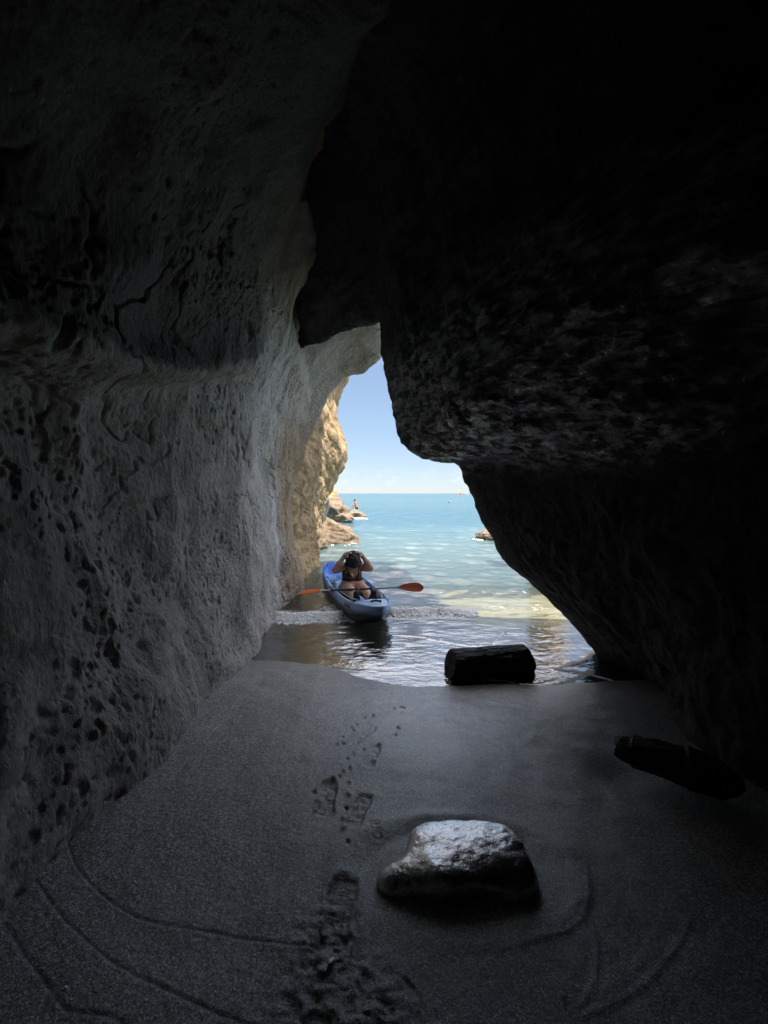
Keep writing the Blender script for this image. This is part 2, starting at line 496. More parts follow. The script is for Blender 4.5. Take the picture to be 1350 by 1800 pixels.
def kayak_mat(name, light, mid, deep, dark):
    m = Mat(name, rough=.38, spec=.5)
    tc = m.n('ShaderNodeTexCoord'); sp = m.n('ShaderNodeSeparateXYZ'); m.l(tc.outputs['Object'], sp.inputs[0])
    n = m.noise(2.2, 4, .55, m.coords((.8, 1.6, 1.6), obj=True))
    n2 = m.noise(14, 4, .6, m.coords(obj=True))
    aft = m.math('ADD', m.math('MULTIPLY', sp.outputs[0], -.36), m.math('MULTIPLY', m.math('SUBTRACT', n, .5), 3.0))
    aft = m.math('ADD', aft, m.math('MULTIPLY', m.math('SUBTRACT', n2, .5), .15))
    col = m.ramp(aft, [(.0, light), (.25, mid), (.6, deep)])
    bowx = m.math('MULTIPLY', m.math('POWER', m.math('ABSOLUTE', sp.outputs[0]), 2.0), .029)
    low = m.math('ADD', m.math('SUBTRACT', sp.outputs[2], bowx), m.math('MULTIPLY', m.math('SUBTRACT', n, .5), .1))
    col = m.mix(m.ramp(low, [(.14, 1), (.205, 0)]), col, dark)
    m.set('col', col)
    m.set('normal', m.bump(m.noise(60, 3, .5, m.coords(obj=True)), .25, .002))
    return m.m
M['kayak'] = kayak_mat('blue_white_kayak_plastic', (.44, .66, .99), (.12, .36, .97), (.03, .17, .78), (.018, .022, .03))
M['kayak_orange'] = kayak_mat('orange_kayak_plastic', (.85, .62, .5), (.85, .5, .36), (.8, .4, .25), (.5, .1, .03))

def wood_mat(name, c1, c2, rough=.75):
    m = Mat(name, rough=rough, spec=.4)
    n = m.noise(7, 8, .7, m.coords((1, 7, 7), obj=True)); n2 = m.noise(30, 6, .7, m.coords((.6, 3, 3), obj=True))
    m.set('col', m.mix(m.ramp(n, [(.35, 0), (.65, 1)]), c1, c2))
    m.set('normal', m.bump(m.math('ADD', n, m.math('MULTIPLY', n2, .5)), 1.0, .03))
    return m.m
M['log'] = wood_mat('charred_wet_log', (.045, .042, .04), (.015, .014, .014), .42)
M['drift'] = wood_mat('dark_driftwood', (.05, .046, .042), (.02, .019, .018), .6)

def boulder_mat():
    m = Mat('wet_basalt', spec=.8)
    n = m.noise(6, 7, .65); f = m.noise(60, 6, .7); v = m.vor(75, 'F1'); v2 = m.vor(30, 'F1')
    m.set('col', m.mix(m.ramp(n, [(.35, 0), (.65, 1)]), (.03, .03, .034), (.055, .054, .056)))
    m.set('rough', m.ramp(f, [(.3, .17), (.75, .33)]))
    m.set('ior', 4.4)
    pit = m.ramp(v, [(.05, 0), (.35, 1)]); pit2 = m.ramp(m.math('ADD', v2, m.math('MULTIPLY', m.noise(9, 3), .35)), [(.2, 0), (.36, 1)])
    h = m.math('ADD', m.math('MULTIPLY', f, .8), m.math('MULTIPLY', pit, .35)); h = m.math('ADD', h, m.math('MULTIPLY', pit2, .2))
    m.set('normal', m.bump(h, .65, .0035))
    return m.m
M['boulder'] = boulder_mat()

# ------------------------------------------------------------------ the cave: left wall with its roof
def jitter(prof, y, zoff=0): return [(x, y, z + zoff) for x, z in prof]
LW = [
 (-4.0, [(-1.45,-1.2),(-1.5,.2),(-1.72,1.1),(-1.85,1.9),(-1.8,2.4),(-1.5,2.58),(-1.5,2.9),(-1.2,3.6),(-.4,4.3),(.3,4.4),(.9,5.2),(3.4,4.8)]),
 (0.5, [(-1.45,-1.2),(-1.5,.2),(-1.72,1.1),(-1.85,1.9),(-1.8,2.4),(-1.5,2.58),(-1.5,2.9),(-1.2,3.6),(-.4,4.3),(.25,4.4),(.9,5.2),(3.4,4.8)]),
 (2.0, [(-1.46,-1.2),(-1.52,.2),(-1.72,1.1),(-1.83,1.9),(-1.8,2.42),(-1.48,2.62),(-1.5,2.95),(-1.2,3.7),(-.5,4.3),(.02,4.32),(.6,5.3),(3.4,5.0)]),
 (3.0, [(-1.5,-1.2),(-1.55,.1),(-1.72,1.1),(-1.82,1.9),(-1.8,2.62),(-1.48,2.8),(-1.52,3.1),(-1.3,3.85),(-.8,4.5),(-.34,4.83),(.2,5.6),(3.4,5.2)]),
 (3.9, [(-1.55,-1.2),(-1.58,.05),(-1.72,1.1),(-1.78,1.9),(-1.74,2.95),(-1.46,3.12),(-1.44,3.4),(-1.36,4.0),(-1.0,4.6),(-.64,4.97),(-.1,5.7),(3.4,5.2)]),
 (4.7, [(-1.55,-1.2),(-1.56,.0),(-1.66,1.0),(-1.68,1.9),(-1.62,3.2),(-1.44,3.44),(-1.45,3.7),(-1.36,4.1),(-1.1,4.6),(-.84,4.95),(-.3,5.6),(3.4,5.4)]),
 (5.4, [(-1.6,-1.2),(-1.62,.0),(-1.74,1.0),(-1.76,1.9),(-1.7,2.8),(-1.58,3.3),(-1.45,3.7),(-1.3,4.1),(-1.14,4.5),(-1.0,4.82),(-.3,5.5),(.4,6.6)]),
 (6.1, [(-1.64,-1.2),(-1.66,.0),(-1.8,1.0),(-1.84,1.9),(-1.76,2.8),(-1.62,3.3),(-1.46,3.75),(-1.36,4.0),(-1.62,4.35),(-1.9,5.0),(-.3,5.3),(.3,6.6)]),
 (6.8, [(-1.64,-1.2),(-1.66,.0),(-1.78,1.0),(-1.8,1.9),(-1.72,2.6),(-1.62,3.05),(-1.5,3.45),(-1.34,3.8),(-1.1,4.25),(-.8,4.6),(0,5.05),(.3,6.6)]),
 (7.3, [(-1.62,-1.2),(-1.64,.0),(-1.75,1.0),(-1.74,1.9),(-1.66,2.5),(-1.55,2.95),(-1.42,3.35),(-1.2,3.78),(-.9,4.2),(-.55,4.42),(.05,4.85),(.3,6.6)]),
 (7.7, [(-1.62,-1.2),(-1.64,.0),(-1.74,1.0),(-1.71,1.9),(-1.63,2.4),(-1.51,2.85),(-1.35,3.24),(-1.06,3.74),(-.73,4.18),(-.39,4.27),(.04,4.72),(.3,6.6)]),
 (7.92, [(-1.75,-1.2),(-1.76,.0),(-1.86,1.0),(-1.82,2.0),(-1.75,2.6),(-1.66,3.2),(-1.52,3.7),(-1.2,4.25),(-.8,4.6),(-.4,4.65),(0.1,5.1),(.3,6.6)]),
 (8.0, [(-2.2,-1.2),(-2.2,.0),(-2.2,1.0),(-2.2,2.4),(-2.1,3.6),(-2.0,4.6),(-1.8,5.6),(-1.4,6.4),(-.8,6.6),(-.3,6.8),(.0,6.9),(.2,6.9)]),
]
V = loft([jitter(p, y) for y, p in LW], 820, 700, wt=[.15, .6, 1, 1.1, 1.1, 1.1, 1.1, 1.1, 1.1, 1, 1, .3], ws=[.3, 1, 1, 1, 1, 1, 1, 1, 1, .5, .15])
N = -normals(V)                                   # into the rock for the carving below
if (N[:, :, 0][300, 200]) > 0: N = -N             # left wall: into the rock means -x
Y, Z, X = V[..., 1], V[..., 2], V[..., 0]
w1 = np.stack([X, Y, Z], -1)
warp = w1 + .14 * np.stack([noise(w1 * 1.3), noise(w1 * 1.3 + 9), noise(w1 * 1.3 + 21)], -1)
run = ridged(warp * np.array([3.2, 3.2, .55]) + 5, 4)                  # vertical runnels
big = fbm(warp * .9, 3)
med = fbm(warp * np.array([3, 3, 2.2]) + 31, 4)
pit = .8 * pits(w1 * np.array([11, 11, 8.0]) + 3, .45, .22) + .8 * pits(w1 * np.array([21, 21, 15.0]) + 3, .38, .25) + .4 * pits(w1 * np.array([34, 34, 24.0]) + 3, .36, .25) + 1.6 * pits(w1 * np.array([5.2, 5.2, 4.2]) + 8, .62, .2)
fine = fbm(w1 * 22, 3) 
tilt = Z - .10 * Y + .06 * noise(w1 * .8)
strata = sum(a * np.exp(-((tilt - c) / s) ** 2) for a, c, s in ((1, .95, .05), (.8, .45, .06), (.7, 1.55, .04), (.9, 2.1, .05)))
rough_zone = .45 + .55 * sstep(5.6, 4.2, Y)                            # the sheltered part is the most weathered
amp_up = 1 - .45 * sstep(3.4, 4.4, Z)
fib = ridged(warp * np.array([26, 26, 10.0]) + 60, 3)
pitz = np.clip(.5 + 1.2 * noise(w1 * 1.1 + 70), .1, 1)
folds = ridged(warp * np.array([1.0, 1.0, .22]) + 44, 2)
crk = noise(warp * np.array([1.6, 1.6, 1.9]) + 81) + .25 * noise(w1 * 9)
crack = np.exp(-(crk / .05) ** 2) * np.clip(.2 + 1.6 * noise(w1 * .9 + 12), 0, 1)
disp = .10 * big - .045 * folds + (.014 * med - .005 * run * pitz + .026 * pit * pitz - .002 * fib + .005 * fine) * (.5 + .5 * rough_zone) * amp_up + .05 * strata * sstep(6.5, 4, Y) * np.clip(.4 + noise(w1 * 1.4 + 5), 0, 1) + .03 * crack
disp += .05 * np.clip(-run, -1, 1) * sstep(4.6, 5.2, Y) * sstep(7.2, 6.2, Y) * sstep(2.2, 3.2, Z)    # the fluted column at the mouth
fade = sstep(-.3, .1, Z)
V2 = V + N * disp[..., None] * (.4 + .6 * fade)[..., None]
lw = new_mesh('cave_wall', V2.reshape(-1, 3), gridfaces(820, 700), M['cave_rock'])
tag(lw, 'grey pitted rock wall and roof on the left side of the cave', kind='structure')
def spot(c, r): 
    d = V2 - np.array(c); return np.exp(-((d[..., 0] / .6) ** 2 + (d[..., 1] / r[0]) ** 2 + (d[..., 2] / r[1]) ** 2))
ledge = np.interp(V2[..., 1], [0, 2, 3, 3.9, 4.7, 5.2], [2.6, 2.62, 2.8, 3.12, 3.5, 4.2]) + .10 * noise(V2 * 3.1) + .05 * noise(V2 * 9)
attr(lw, 'upper_shade', .8 * sstep(-.04, .05, V2[..., 2] - ledge) * sstep(4.9, 4.3, V2[..., 1] + .35 * noise(V2 * 1.6)))  # shade on the leaning wall above the ledge, painted in as darker colour
sk = 1.5 * spot(P(487, 905, 6.2), (.16, .38)) + 1.1 * spot(P(492, 960, 6.3), (.09, .3)) + .9 * spot(P(490, 1010, 6.4), (.07, .3)) + .5 * spot(P(520, 850, 6.6), (.2, .2)) + .6 * spot(P(450, 800, 5.4), (.4, .5)) + .75 * spot(P(480, 660, 5.5), (.5, .6)) + .5 * spot(P(520, 740, 6.2), (.5, .5))  # white mineral streaks, plus painted pale spots for the light near the mouth
attr(lw, 'streak_and_light', sk)
attr(lw, 'tan', sstep(6.1, 7.0, V2[..., 1] + .25 * noise(V2 * 2.2) + .1 * (V2[..., 2] - 1.5)) * sstep(3.5, 2.7, V2[..., 2]) * .9)

# ------------------------------------------------------------------ the cave: dark overhanging rock on the right
def pr(d, pts): return [P(a, b, d) for a, b in pts]
edge = [(1118,1222),(1060,1160),(1000,1090),(940,1035),(885,985),(862,945),(845,915),(830,870),(816,840),(806,815),(775,812),(745,806),(720,794),(705,775),(694,740),(680,680),(671,632),(667,570)]
E = [P(a, b, 4.5) for a, b in edge]
E = [np.array([2.45, 4.5, -1.0])] + E + [P(664,541,4.6), P(619,553,5.2), P(567,575,5.8), P(525,592,6.25)]
E = np.array(E)
K = len(E)
sK = np.linspace(0, 1, K)
# nearer profiles: same points, pushed into the dark of the cave; feature order: foot .. pillar .. ledge underside .. nose .. roof
def near(y, foot, ctl):
    """ctl: list of (index, x, z); the others interpolate"""
    ks = [c[0] for c in ctl]
    return np.stack([np.interp(np.arange(K), ks, [c[1] for c in ctl]), np.full(K, y), np.interp(np.arange(K), ks, [c[2] for c in ctl])], -1)
FX = .10
st = [
 near(-4.0, 0, [(0,2.9,-1),(2,2.9,.4),(5,2.7,1.5),(9,2.6,2.2),(12,2.3,2.9),(15,1.9,3.6),(18,.9,4.4),(19,.3,4.6),(20,-.2,4.9),(22,-1.2,5.6)]),
 near(0.4, 0, [(0,2.75,-1),(2,2.75,.4),(5,2.55,1.5),(9,2.45,2.15),(12,2.15,2.8),(15,1.75,3.5),(18,.8,4.4),(19,.3,4.45),(20,-.1,4.7),(22,-1.2,5.4)]),
 near(1.6, 0, [(0,2.45,-1),(2,2.4,.3),(5,2.3,1.4),(9,2.25,2.15),(11,1.7,2.7),(12,1.35,2.88),(13,1.25,3.1),(15,1.05,3.6),(18,.65,4.3),(19,.3,4.45),(20,-.1,4.7),(22,-1.2,5.4)]),
 near(2.4, 0, [(0,2.15,-1),(1,2.14,.2),(3,2.12,.7),(5,2.1,1.3),(9,1.9,2.0),(10,1.6,2.25),(11,1.2,2.52),(12,.88,2.72),(13,.8,2.95),(15,.72,3.4),(18,.5,4.2),(19,.2,4.5),(20,-.15,4.72),(22,-1.2,5.5)]),
 near(3.2, 0, [(0,2.28,-1),(1,2.26,.1),(3,2.1,.7),(5,1.85,1.25),(7,1.66,1.75),(9,1.5,2.08),(10,1.3,2.2),(11,.9,2.38),(12,.62,2.5),(13,.52,2.72),(15,.46,3.2),(18,.3,4.1),(19,.1,4.6),(20,-.18,4.95),(22,-1.1,5.8)]),
]
Ea = E.copy(); Ea[:, 1] = 4.0; Ea[1:19, 0] += np.interp(np.arange(1, 19), [1, 5, 9, 12, 14, 18], [.0, .12, .25, .22, .2, .14]); Ea[1:19, 2] += np.interp(np.arange(1, 19), [1, 8, 10, 13, 18], [0, 0, -.02, .06, .1])
Ea[19:] = [(.06, 4.0, 4.42), (-.1, 4.05, 4.8), (-.45, 4.1, 5.15), (-1.2, 4.2, 5.7)]
Eb = E.copy()
Ec = E.copy(); Ec[:, 1] += .22; Ec[:19, 0] += .14; Ec[11:19, 2] += .06
Ed = E.copy(); Ed[:, 1] += .35; Ed[:19, 0] += .9; Ed[19:, 2] += 1.2
Ee = E.copy(); Ee[:, 1] += .1; Ee[:19, 0] += 6; Ee[19:, 2] += 2.0
for q in st[2:5] + [Ea]: q[:5, 0] += np.array([.14, .14, .13, .10, .05])
for q in (Ed, Ee): q[:19, 2] = np.minimum(q[:19, 2], 4.6)
st += [Ea, Eb, Ec, Ed, Ee]
V = loft(st, 520, 460, wt=[.35, .9, 1, 1.1, 1.2, 1.5, 1.2, .3, .06], ws=None)
N = normals(V)
if N[300, 120, 0] < 0: N = -N                      # into the rock means +x
X, Y, Z = V[..., 0], V[..., 1], V[..., 2]
w1 = V
warp = w1 + .2 * np.stack([noise(w1 * 1.5), noise(w1 * 1.5 + 9), noise(w1 * 1.5 + 21)], -1)
lay = ridged(warp * np.array([1.2, 1.0, 7.0]) + 2, 4)
run = ridged(warp * np.array([5, 5, 1.0]) + 5, 3)
disp = .07 * fbm(warp * 1.1, 3) + .018 * fbm(w1 * np.array([3, 3, 7.0]) + 7, 4) + .03 * pits(warp * np.array([6, 6, 9.0]), .5, .25) + .006 * fbm(w1 * 20, 3)
disp += .022 * lay * sstep(1.9, 2.3, Z) + .02 * run * sstep(2.1, 1.7, Z)
cr = ridged(w1 * np.array([1.1, .9, 1.3]) + 40, 1)
edgefade = .3 + .7 * sstep(.0, .7, np.abs(Y - 4.5))
V2 = V + N * ((disp - .02) * edgefade + .006 * fbm(w1 * 14 + 3, 3) + .012 * np.clip(ridged(w1 * np.array([3, 3, 6.0]) + 9, 2), -1, 1) * sstep(4.0, 4.5, Y))[..., None]
V2[..., 0] += 0
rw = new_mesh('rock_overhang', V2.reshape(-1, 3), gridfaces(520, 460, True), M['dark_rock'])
attr(rw, 'wetrock', sstep(2.0, 2.25, V2[..., 2] + .15 * noise(w1 * 2)) * sstep(3.6, 2.9, V2[..., 2]))
tag(rw, 'black overhanging rock on the right side of the cave mouth', kind='structure')

# ------------------------------------------------------------------ cliff beyond the mouth (left), lit by the sun
zs = np.array([-1.5, 0, 1, 2.1, 3.2, 4.25, 5.2, 5.8, 8, 10.5])
OC = [
 (7.0, [-1.9,-1.9,-2.0,-1.98,-1.9,-1.8,-1.7,-1.65,-1.6,-1.8]),
 (8.0, [-1.72,-1.72,-1.83,-1.8,-1.72,-1.62,-1.55,-1.5,-1.5,-1.8]),
 (9.2, [-1.66,-1.66,-1.8,-1.7,-1.56,-1.5,-1.5,-1.48,-1.5,-1.8]),
 (10.3, [-1.68,-1.66,-1.76,-1.62,-1.42,-1.5,-1.5,-1.42,-1.5,-1.8]),
 (11.6, [-2.0,-1.98,-1.86,-1.66,-1.28,-1.48,-1.42,-1.3,-1.4,-1.8]),
 (12.6, [-2.35,-2.3,-1.95,-1.62,-1.15,-1.46,-1.3,-1.17,-1.3,-1.8]),
 (13.2, [-2.5,-2.45,-2.1,-1.72,-1.22,-1.52,-1.36,-1.2,-1.35,-1.8]),
 (13.8, [-3.1,-3.1,-2.9,-2.5,-2.0,-2.2,-2.1,-2.0,-2.1,-2.5]),
 (14.2, [-6,-6,-6,-5,-5,-5,-5,-5,-5,-5]),
 (14.0, [-12]*10),
]
V = loft([[(x, y, z) for x, z in zip(p, zs)] for y, p in OC], 420, 480, wt=[1, 1, 1, 1, 1, 1, 1, .4, .1], ws=[.4, 1, 1, 1, 1, 1, 1, .5, .2])
N = normals(V)
if N[150, 200, 0] > 0: N = -N
w1 = V; warp = w1 + .3 * np.stack([noise(w1 * .9), noise(w1 * .9 + 9), noise(w1 * .9 + 21)], -1)
tilt = V[..., 2] + .22 * V[..., 1]
disp = .15 * fbm(warp * .7 + 50, 3) + .025 * fbm(w1 * 3.3, 4) + .05 * pits(warp * 2.6, .6, .25) + .02 * pits(warp * 8, .5, .25)
disp += .035 * ridged(np.stack([V[..., 0] * .5, V[..., 1] * .5, tilt * 2.6], -1) + 3, 3)
V2 = V + N * disp[..., None]
oc = new_mesh('cliff', V2.reshape(-1, 3), gridfaces(420, 480), M['cliff_rock'])
tag(oc, 'tan sunlit sea cliff outside the cave mouth on the left', kind='structure')

# ------------------------------------------------------------------ top and back of the rock the cave runs through, and an unseen cliff shaped for its shadow
def prism(name, poly, z0, z1, mat, top=None):
    n = len(poly)
    bm = bmesh.new()
    a = [bm.verts.new((x, y, z0)) for x, y in poly]; b = [bm.verts.new((x, y, z1)) for x, y in (top or poly)]
    bm.faces.new(a[::-1]); bm.faces.new(b)
    for i in range(n): bm.faces.new((a[i], a[(i + 1) % n], b[(i + 1) % n], b[i]))
    bmesh.ops.triangulate(bm, faces=bm.faces)
    bmesh.ops.subdivide_edges(bm, edges=[e for e in bm.edges if e.calc_length() > .8], cuts=3, use_grid_fill=True)
    vs = np.array([v.co for v in bm.verts]); d = .12 * fbm(vs * .7, 3)
    for v, q in zip(bm.verts, d): v.co.x += q; v.co.y += q * .6; v.co.z += q
    bm.normal_update()
    me = bpy.data.meshes.new(name); bm.to_mesh(me); bm.free()
    o = bpy.data.objects.new(name, me); COL.objects.link(o); me.materials.append(mat); o['kind'] = 'structure'
    return o
prism('headland', [(-12, -9), (2.9, -9), (3.0, 4.7), (-1.2, 4.78), (-2.2, 4.9), (-12, 6)], 5.35, 17.0, M['cliff_rock'], [(-12, -9), (6.5, -9), (6.5, 4.6), (-.5, 4.6), (-2.4, 4.8), (-12, 6)])  # unseen tall cliff, its leaning outline shaped to cast the shadow on the water
prism('headland', [(-12, -9), (-2.3, -9), (-2.3, 7.6), (-12, 7.6)], -2, 6.0, M['cliff_rock'])
prism('headland', [(2.4, -9), (9, -9), (9, 4.3), (2.8, 4.4)], 4.1, 4.55, M['cliff_rock'])
prism('headland', [(3.2, -9), (9, -9), (9, 4.2), (3.2, 4.2)], -2, 4.2, M['cliff_rock'])
prism('headland', [(-4, -9), (5, -9), (5, -3.4), (-4, -3.4)], -2, 6.2, M['cliff_rock'])

# ------------------------------------------------------------------ sand
wl_x = np.array([-6, -1.6, -1.0, -.66, -.45, -.2, .2, .62, 1.1, 1.6, 2.3, 6])
wl_y = np.array([4.6, 4.50, 4.40, 4.30, 4.16, 3.98, 3.84, 3.84, 3.88, 3.86, 3.95, 4.0])
def waterline(x): return np.interp(x, wl_x, wl_y) + .02 * noise(np.stack([x * 5, x * 0, x * 0], -1))
def sand_base(x, y):
    d = waterline(x) - y
    up = .28 * (1 - np.exp(-np.clip(d, 0, None) * .40)) 
    dn = np.clip(d, -6, 0) * .05 + np.clip(d + 6, -60, 0) * .06
    return np.where(d > 0, up * 1.05, dn)
def near_poly(x, y, pts):
    """distance to a polyline"""
    best = np.full(x.shape, 9.0); side = np.zeros(x.shape)
    for (ax, ay), (bx, by) in zip(pts[:-1], pts[1:]):
        dx, dy = bx - ax, by - ay; L2 = dx * dx + dy * dy
        t = np.clip(((x - ax) * dx + (y - ay) * dy) / L2, 0, 1)
        d = np.hypot(x - ax - t * dx, y - ay - t * dy); s = np.sign(dx * (y - ay) - dy * (x - ax))
        m = d < best; best = np.where(m, d, best); side = np.where(m, s, side)
    return best, side
def smooth_line(pts, z=.26, n=60):
    p = np.array([G(a, b, z)[:2] for a, b in pts]); return [tuple(v) for v in cubic(p, even_t(p, n))]
swash = [smooth_line(l) for l in (
  [(118,1455),(135,1500),(180,1550),(245,1590),(330,1605),(430,1620),(560,1638)],
  [(60,1520),(110,1590),(200,1670),(330,1730),(450,1772),(570,1788)],
  [(8,1600),(45,1660),(95,1725),(120,1755),(200,1765),(230,1800)],
  [(700,1682),(730,1710),(750,1750),(770,1800)])]
ridges = [smooth_line(l) for l in (
  [(1030,1480),(1036,1540),(1020,1585),(985,1606),(940,1612)],
  [(1215,1580),(1190,1630),(1130,1695),(1060,1735),(990,1765),(960,1800)],
  [(1045,1600),(1050,1660),(1030,1720),(985,1755)],
  [(760,1740),(820,1705),(880,1640),(950,1618)])]
def foot(x, y, px, py, ang, ln=.27, wd=.095, z=.22):
    c = G(px, py, z); ca, sa = math.cos(ang), math.sin(ang)
    u = (x - c[0]) * ca + (y - c[1]) * sa; v = -(x - c[0]) * sa + (y - c[1]) * ca     # v along the foot
    wv = wd * .5 * (1 - .22 * np.clip(np.cos((v / ln + .08) * 5), 0, 1))
    r = np.maximum(np.abs(u) / wv, np.abs(v) / (ln * .5)); r2 = np.sqrt((u / wv) ** 2 * .6 + (v / (ln * .5)) ** 2 * .75)
    r = .5 * r + .5 * r2
    return sstep(1.12, .82, r), np.exp(-((r - 1.18) / .14) ** 2), v
FEET = [(575, 1382, .06, .27, .10, .020), (632, 1402, -.25, .24, .085, .014), (654, 1303, -.2, .24, .085, .013), (595, 1590, -.1, .30, .12, .022), (660, 1437, .2, .12, .06, .005), (640, 1265, -.5, .3, .06, .010)]
BOULD = np.array([.36, 1.75])
xs = np.unique(np.concatenate([np.arange(-7, -2.2, .15), np.arange(-2.2, 2.9, .0072), np.arange(2.9, 8, .15)]))
ys = np.unique(np.concatenate([np.arange(-4.5, .7, .12), np.arange(.7, 2.3, .0055), np.arange(2.3, 4.8, .0115), np.arange(4.8, 9, .06), np.arange(9, 45, .6)]))
GX, GY = np.meshgrid(xs, ys, indexing='ij')
x, y = GX, GY
H = sand_base(x, y)
p2 = np.stack([x, y, 0 * x], -1)
nearm = sstep(5.2, 4.4, y) * sstep(.2, .7, y)
H += .014 * fbm(p2 * 1.1 + 3, 3) * sstep(-.03, .1, H) + .0035 * fbm(p2 * 6, 3) * sstep(-.01, .04, H)
rough_left = sstep(.35, -.4, x + .25 * noise(p2 * 2)) * sstep(4.2, 3.4, y)
churn = np.exp(-(((x + .12) / .22) ** 2 + ((y - 1.18) / .22) ** 2)) + .9 * np.exp(-(((x + .22) / .10) ** 2 + ((y - 1.42) / .16) ** 2)) + np.exp(-(((x + .05) / .2) ** 2 + ((y - 1.0) / .2) ** 2))
churn = np.clip(churn, 0, 1)
H += nearm * (.0010 * fbm(p2 * 55, 3) * (.5 + rough_left) + .012 * churn * fbm(p2 * 22, 4))
line = np.zeros_like(H)
for k, l in enumerate(swash):
    d, s = near_poly(x, y, l)
    d = d + .004 * noise(p2 * 30)
    wv = .006
    wv = .0052
    line = np.maximum(line, np.exp(-(d / wv) ** 2) * (1 if k < 4 else .6))
    H += -.0035 * np.exp(-(d / .0055) ** 2) + .0008 * np.exp(-((d * s + (.012 if k < 3 else -.012)) / .012) ** 2)
for l in ridges:
    d, s = near_poly(x, y, l)
    H += .0013 * np.exp(-(d / .008) ** 2) - .0008 * np.exp(-((d - .02) / .015) ** 2)
for (px, py, an, ln, wd, dep) in FEET:
    ins, rim, v = foot(x, y, px, py, an, ln, wd)
    tread = .004 * np.sin(v * 2 * math.pi / .017 + 3 * noise(p2 * 14))
    H += -ins * (dep * .6 + .22 * tread + .005 * noise(p2 * 26) + .003 * noise(p2 * 60)) + rim * (.003 + .004 * noise(p2 * 18)) * (dep / .02)
    line = np.maximum(line, .3 * ins * (.5 + .5 * noise(p2 * 25)))
# clods kicked up between the prints
clods = [(612,1330),(618,1345),(608,1352),(600,1300),(622,1318),(615,1372),(598,1362),(590,1365),(612,1395),(607,1420),(605,1440),(604,1460),(609,1487),(560,1412),(557,1430),(640,1310),(655,1330),(668,1298),(692,1276),(700,1262),(712,1224),(704,1222),(697,1226),(706,1234),(555,1395),(645,1245),(630,1260),(618,1272),(606,1286),(595,1302),(655,1240),(622,1266)]
for k, (px, py) in enumerate(clods):
    c = G(px + random.uniform(-3, 3), py, .15); r = random.uniform(.008, .016)
    g = np.exp(-(((x - c[0]) / r) ** 2 + ((y - c[1]) / (r * 1.3)) ** 2))
    H += (.012 if k % 3 else -.014) * g; line = np.maximum(line, .7 * g)
# moat scoured round the boulder and beside the driftwood
rb = np.sqrt(((x - .34) / .40) ** 2 + ((y - 1.77) / .24) ** 2)
H += -.014 * np.exp(-((rb - 1.0) / .16) ** 2) * (.25 + .75 * sstep(1.65, 1.85, y)) + .006 * np.exp(-((rb - 1.4) / .14) ** 2)
rd = np.hypot((x - 1.5) * .8, (y - 2.45)); H += -.03 * np.exp(-(rd / .16) ** 2)
wet = np.clip(sstep(5.2, 1.2, np.hypot((x - .6) / .9, (y - 4.2) / 1.15) * 1.9 + .9 * fbm(p2 * 1.1, 3)) * .9, 0, 1)
wet = np.maximum(wet, sstep(.06, .0, H) * .95)
wet = wet * (1 - .8 * churn) * (.35 + .65 * sstep(-.30, -.02, H))
sand = new_mesh('sand', np.stack([x, y, H], -1).reshape(-1, 3), gridfaces(len(xs), len(ys), True), M['sand'])
sand['kind'] = 'structure'
attr(sand, 'pale', .85 * sstep(-.05, -.14, H) * sstep(4.8, 5.6, y)); attr(sand, 'wet', wet); attr(sand, 'line', np.clip(line, 0, 1)); attr(sand, 'loose', rough_left)
def ground(px, py):
    """where the pixel's ray meets the smooth sand"""
    z = .2
    for _ in range(30):
        p = G(px, py, z); z = .5 * z + .5 * float(sand_base(np.array([p[0]]), np.array([p[1]]))[0])
    return G(px, py, z)

# ------------------------------------------------------------------ sea
tn = np.concatenate([np.linspace(-6, -1.15, 40)[:-1], np.linspace(-1.15, 1.15, 520), np.linspace(1.15, 6, 40)[1:]])
rows = np.concatenate([np.arange(3.3, 9, .0125 * 1.2), np.exp(np.linspace(math.log(9), math.log(90), 420))[1:], np.exp(np.linspace(math.log(90), math.log(6000), 60))[1:]])
T, YY = np.meshgrid(tn, rows, indexing='ij')
XX = T * np.minimum(YY, 1e9)
x, y = XX, YY
p2 = np.stack([x, y, 0 * x], -1)
bed = np.where(y < 45, sand_base(x, np.minimum(y, 45)), -3)
depth = np.clip(-bed, 0, 3)
def wave(kx, ky, ph, amp, wob=.6):
    return amp * np.sin(kx * x + ky * y + ph + wob * noise(p2 * .35 + ph))
off = sstep(5.2, 9, y); far = sstep(25, 120, y)
h = 0
lim = sstep(120, 40, y)
for k in range(14):
    lam = 1.25 * .84 ** k; an = random.gauss(0, .55); kk = 2 * math.pi / lam
    h = h + wave(kk * math.sin(an), kk * math.cos(an), random.uniform(0, 6), .0066 * lam ** .9, 1.8) * (sstep(60 * lam, 22 * lam, y))
h = h * off * lim * 1.25
h += off * lim * .012 * fbm(p2 * np.array([1.2, 2.4, 1]), 4)
thin = sstep(.002, .03, depth) * (1 - off)
h += thin * (.006 * fbm(p2 * np.array([3.2, 5.5, 1]) + 4, 4) + .0045 * ridged(p2 * np.array([2.2, 4.6, 1]) + .5 * noise(p2 * 1.5)[..., None], 3))
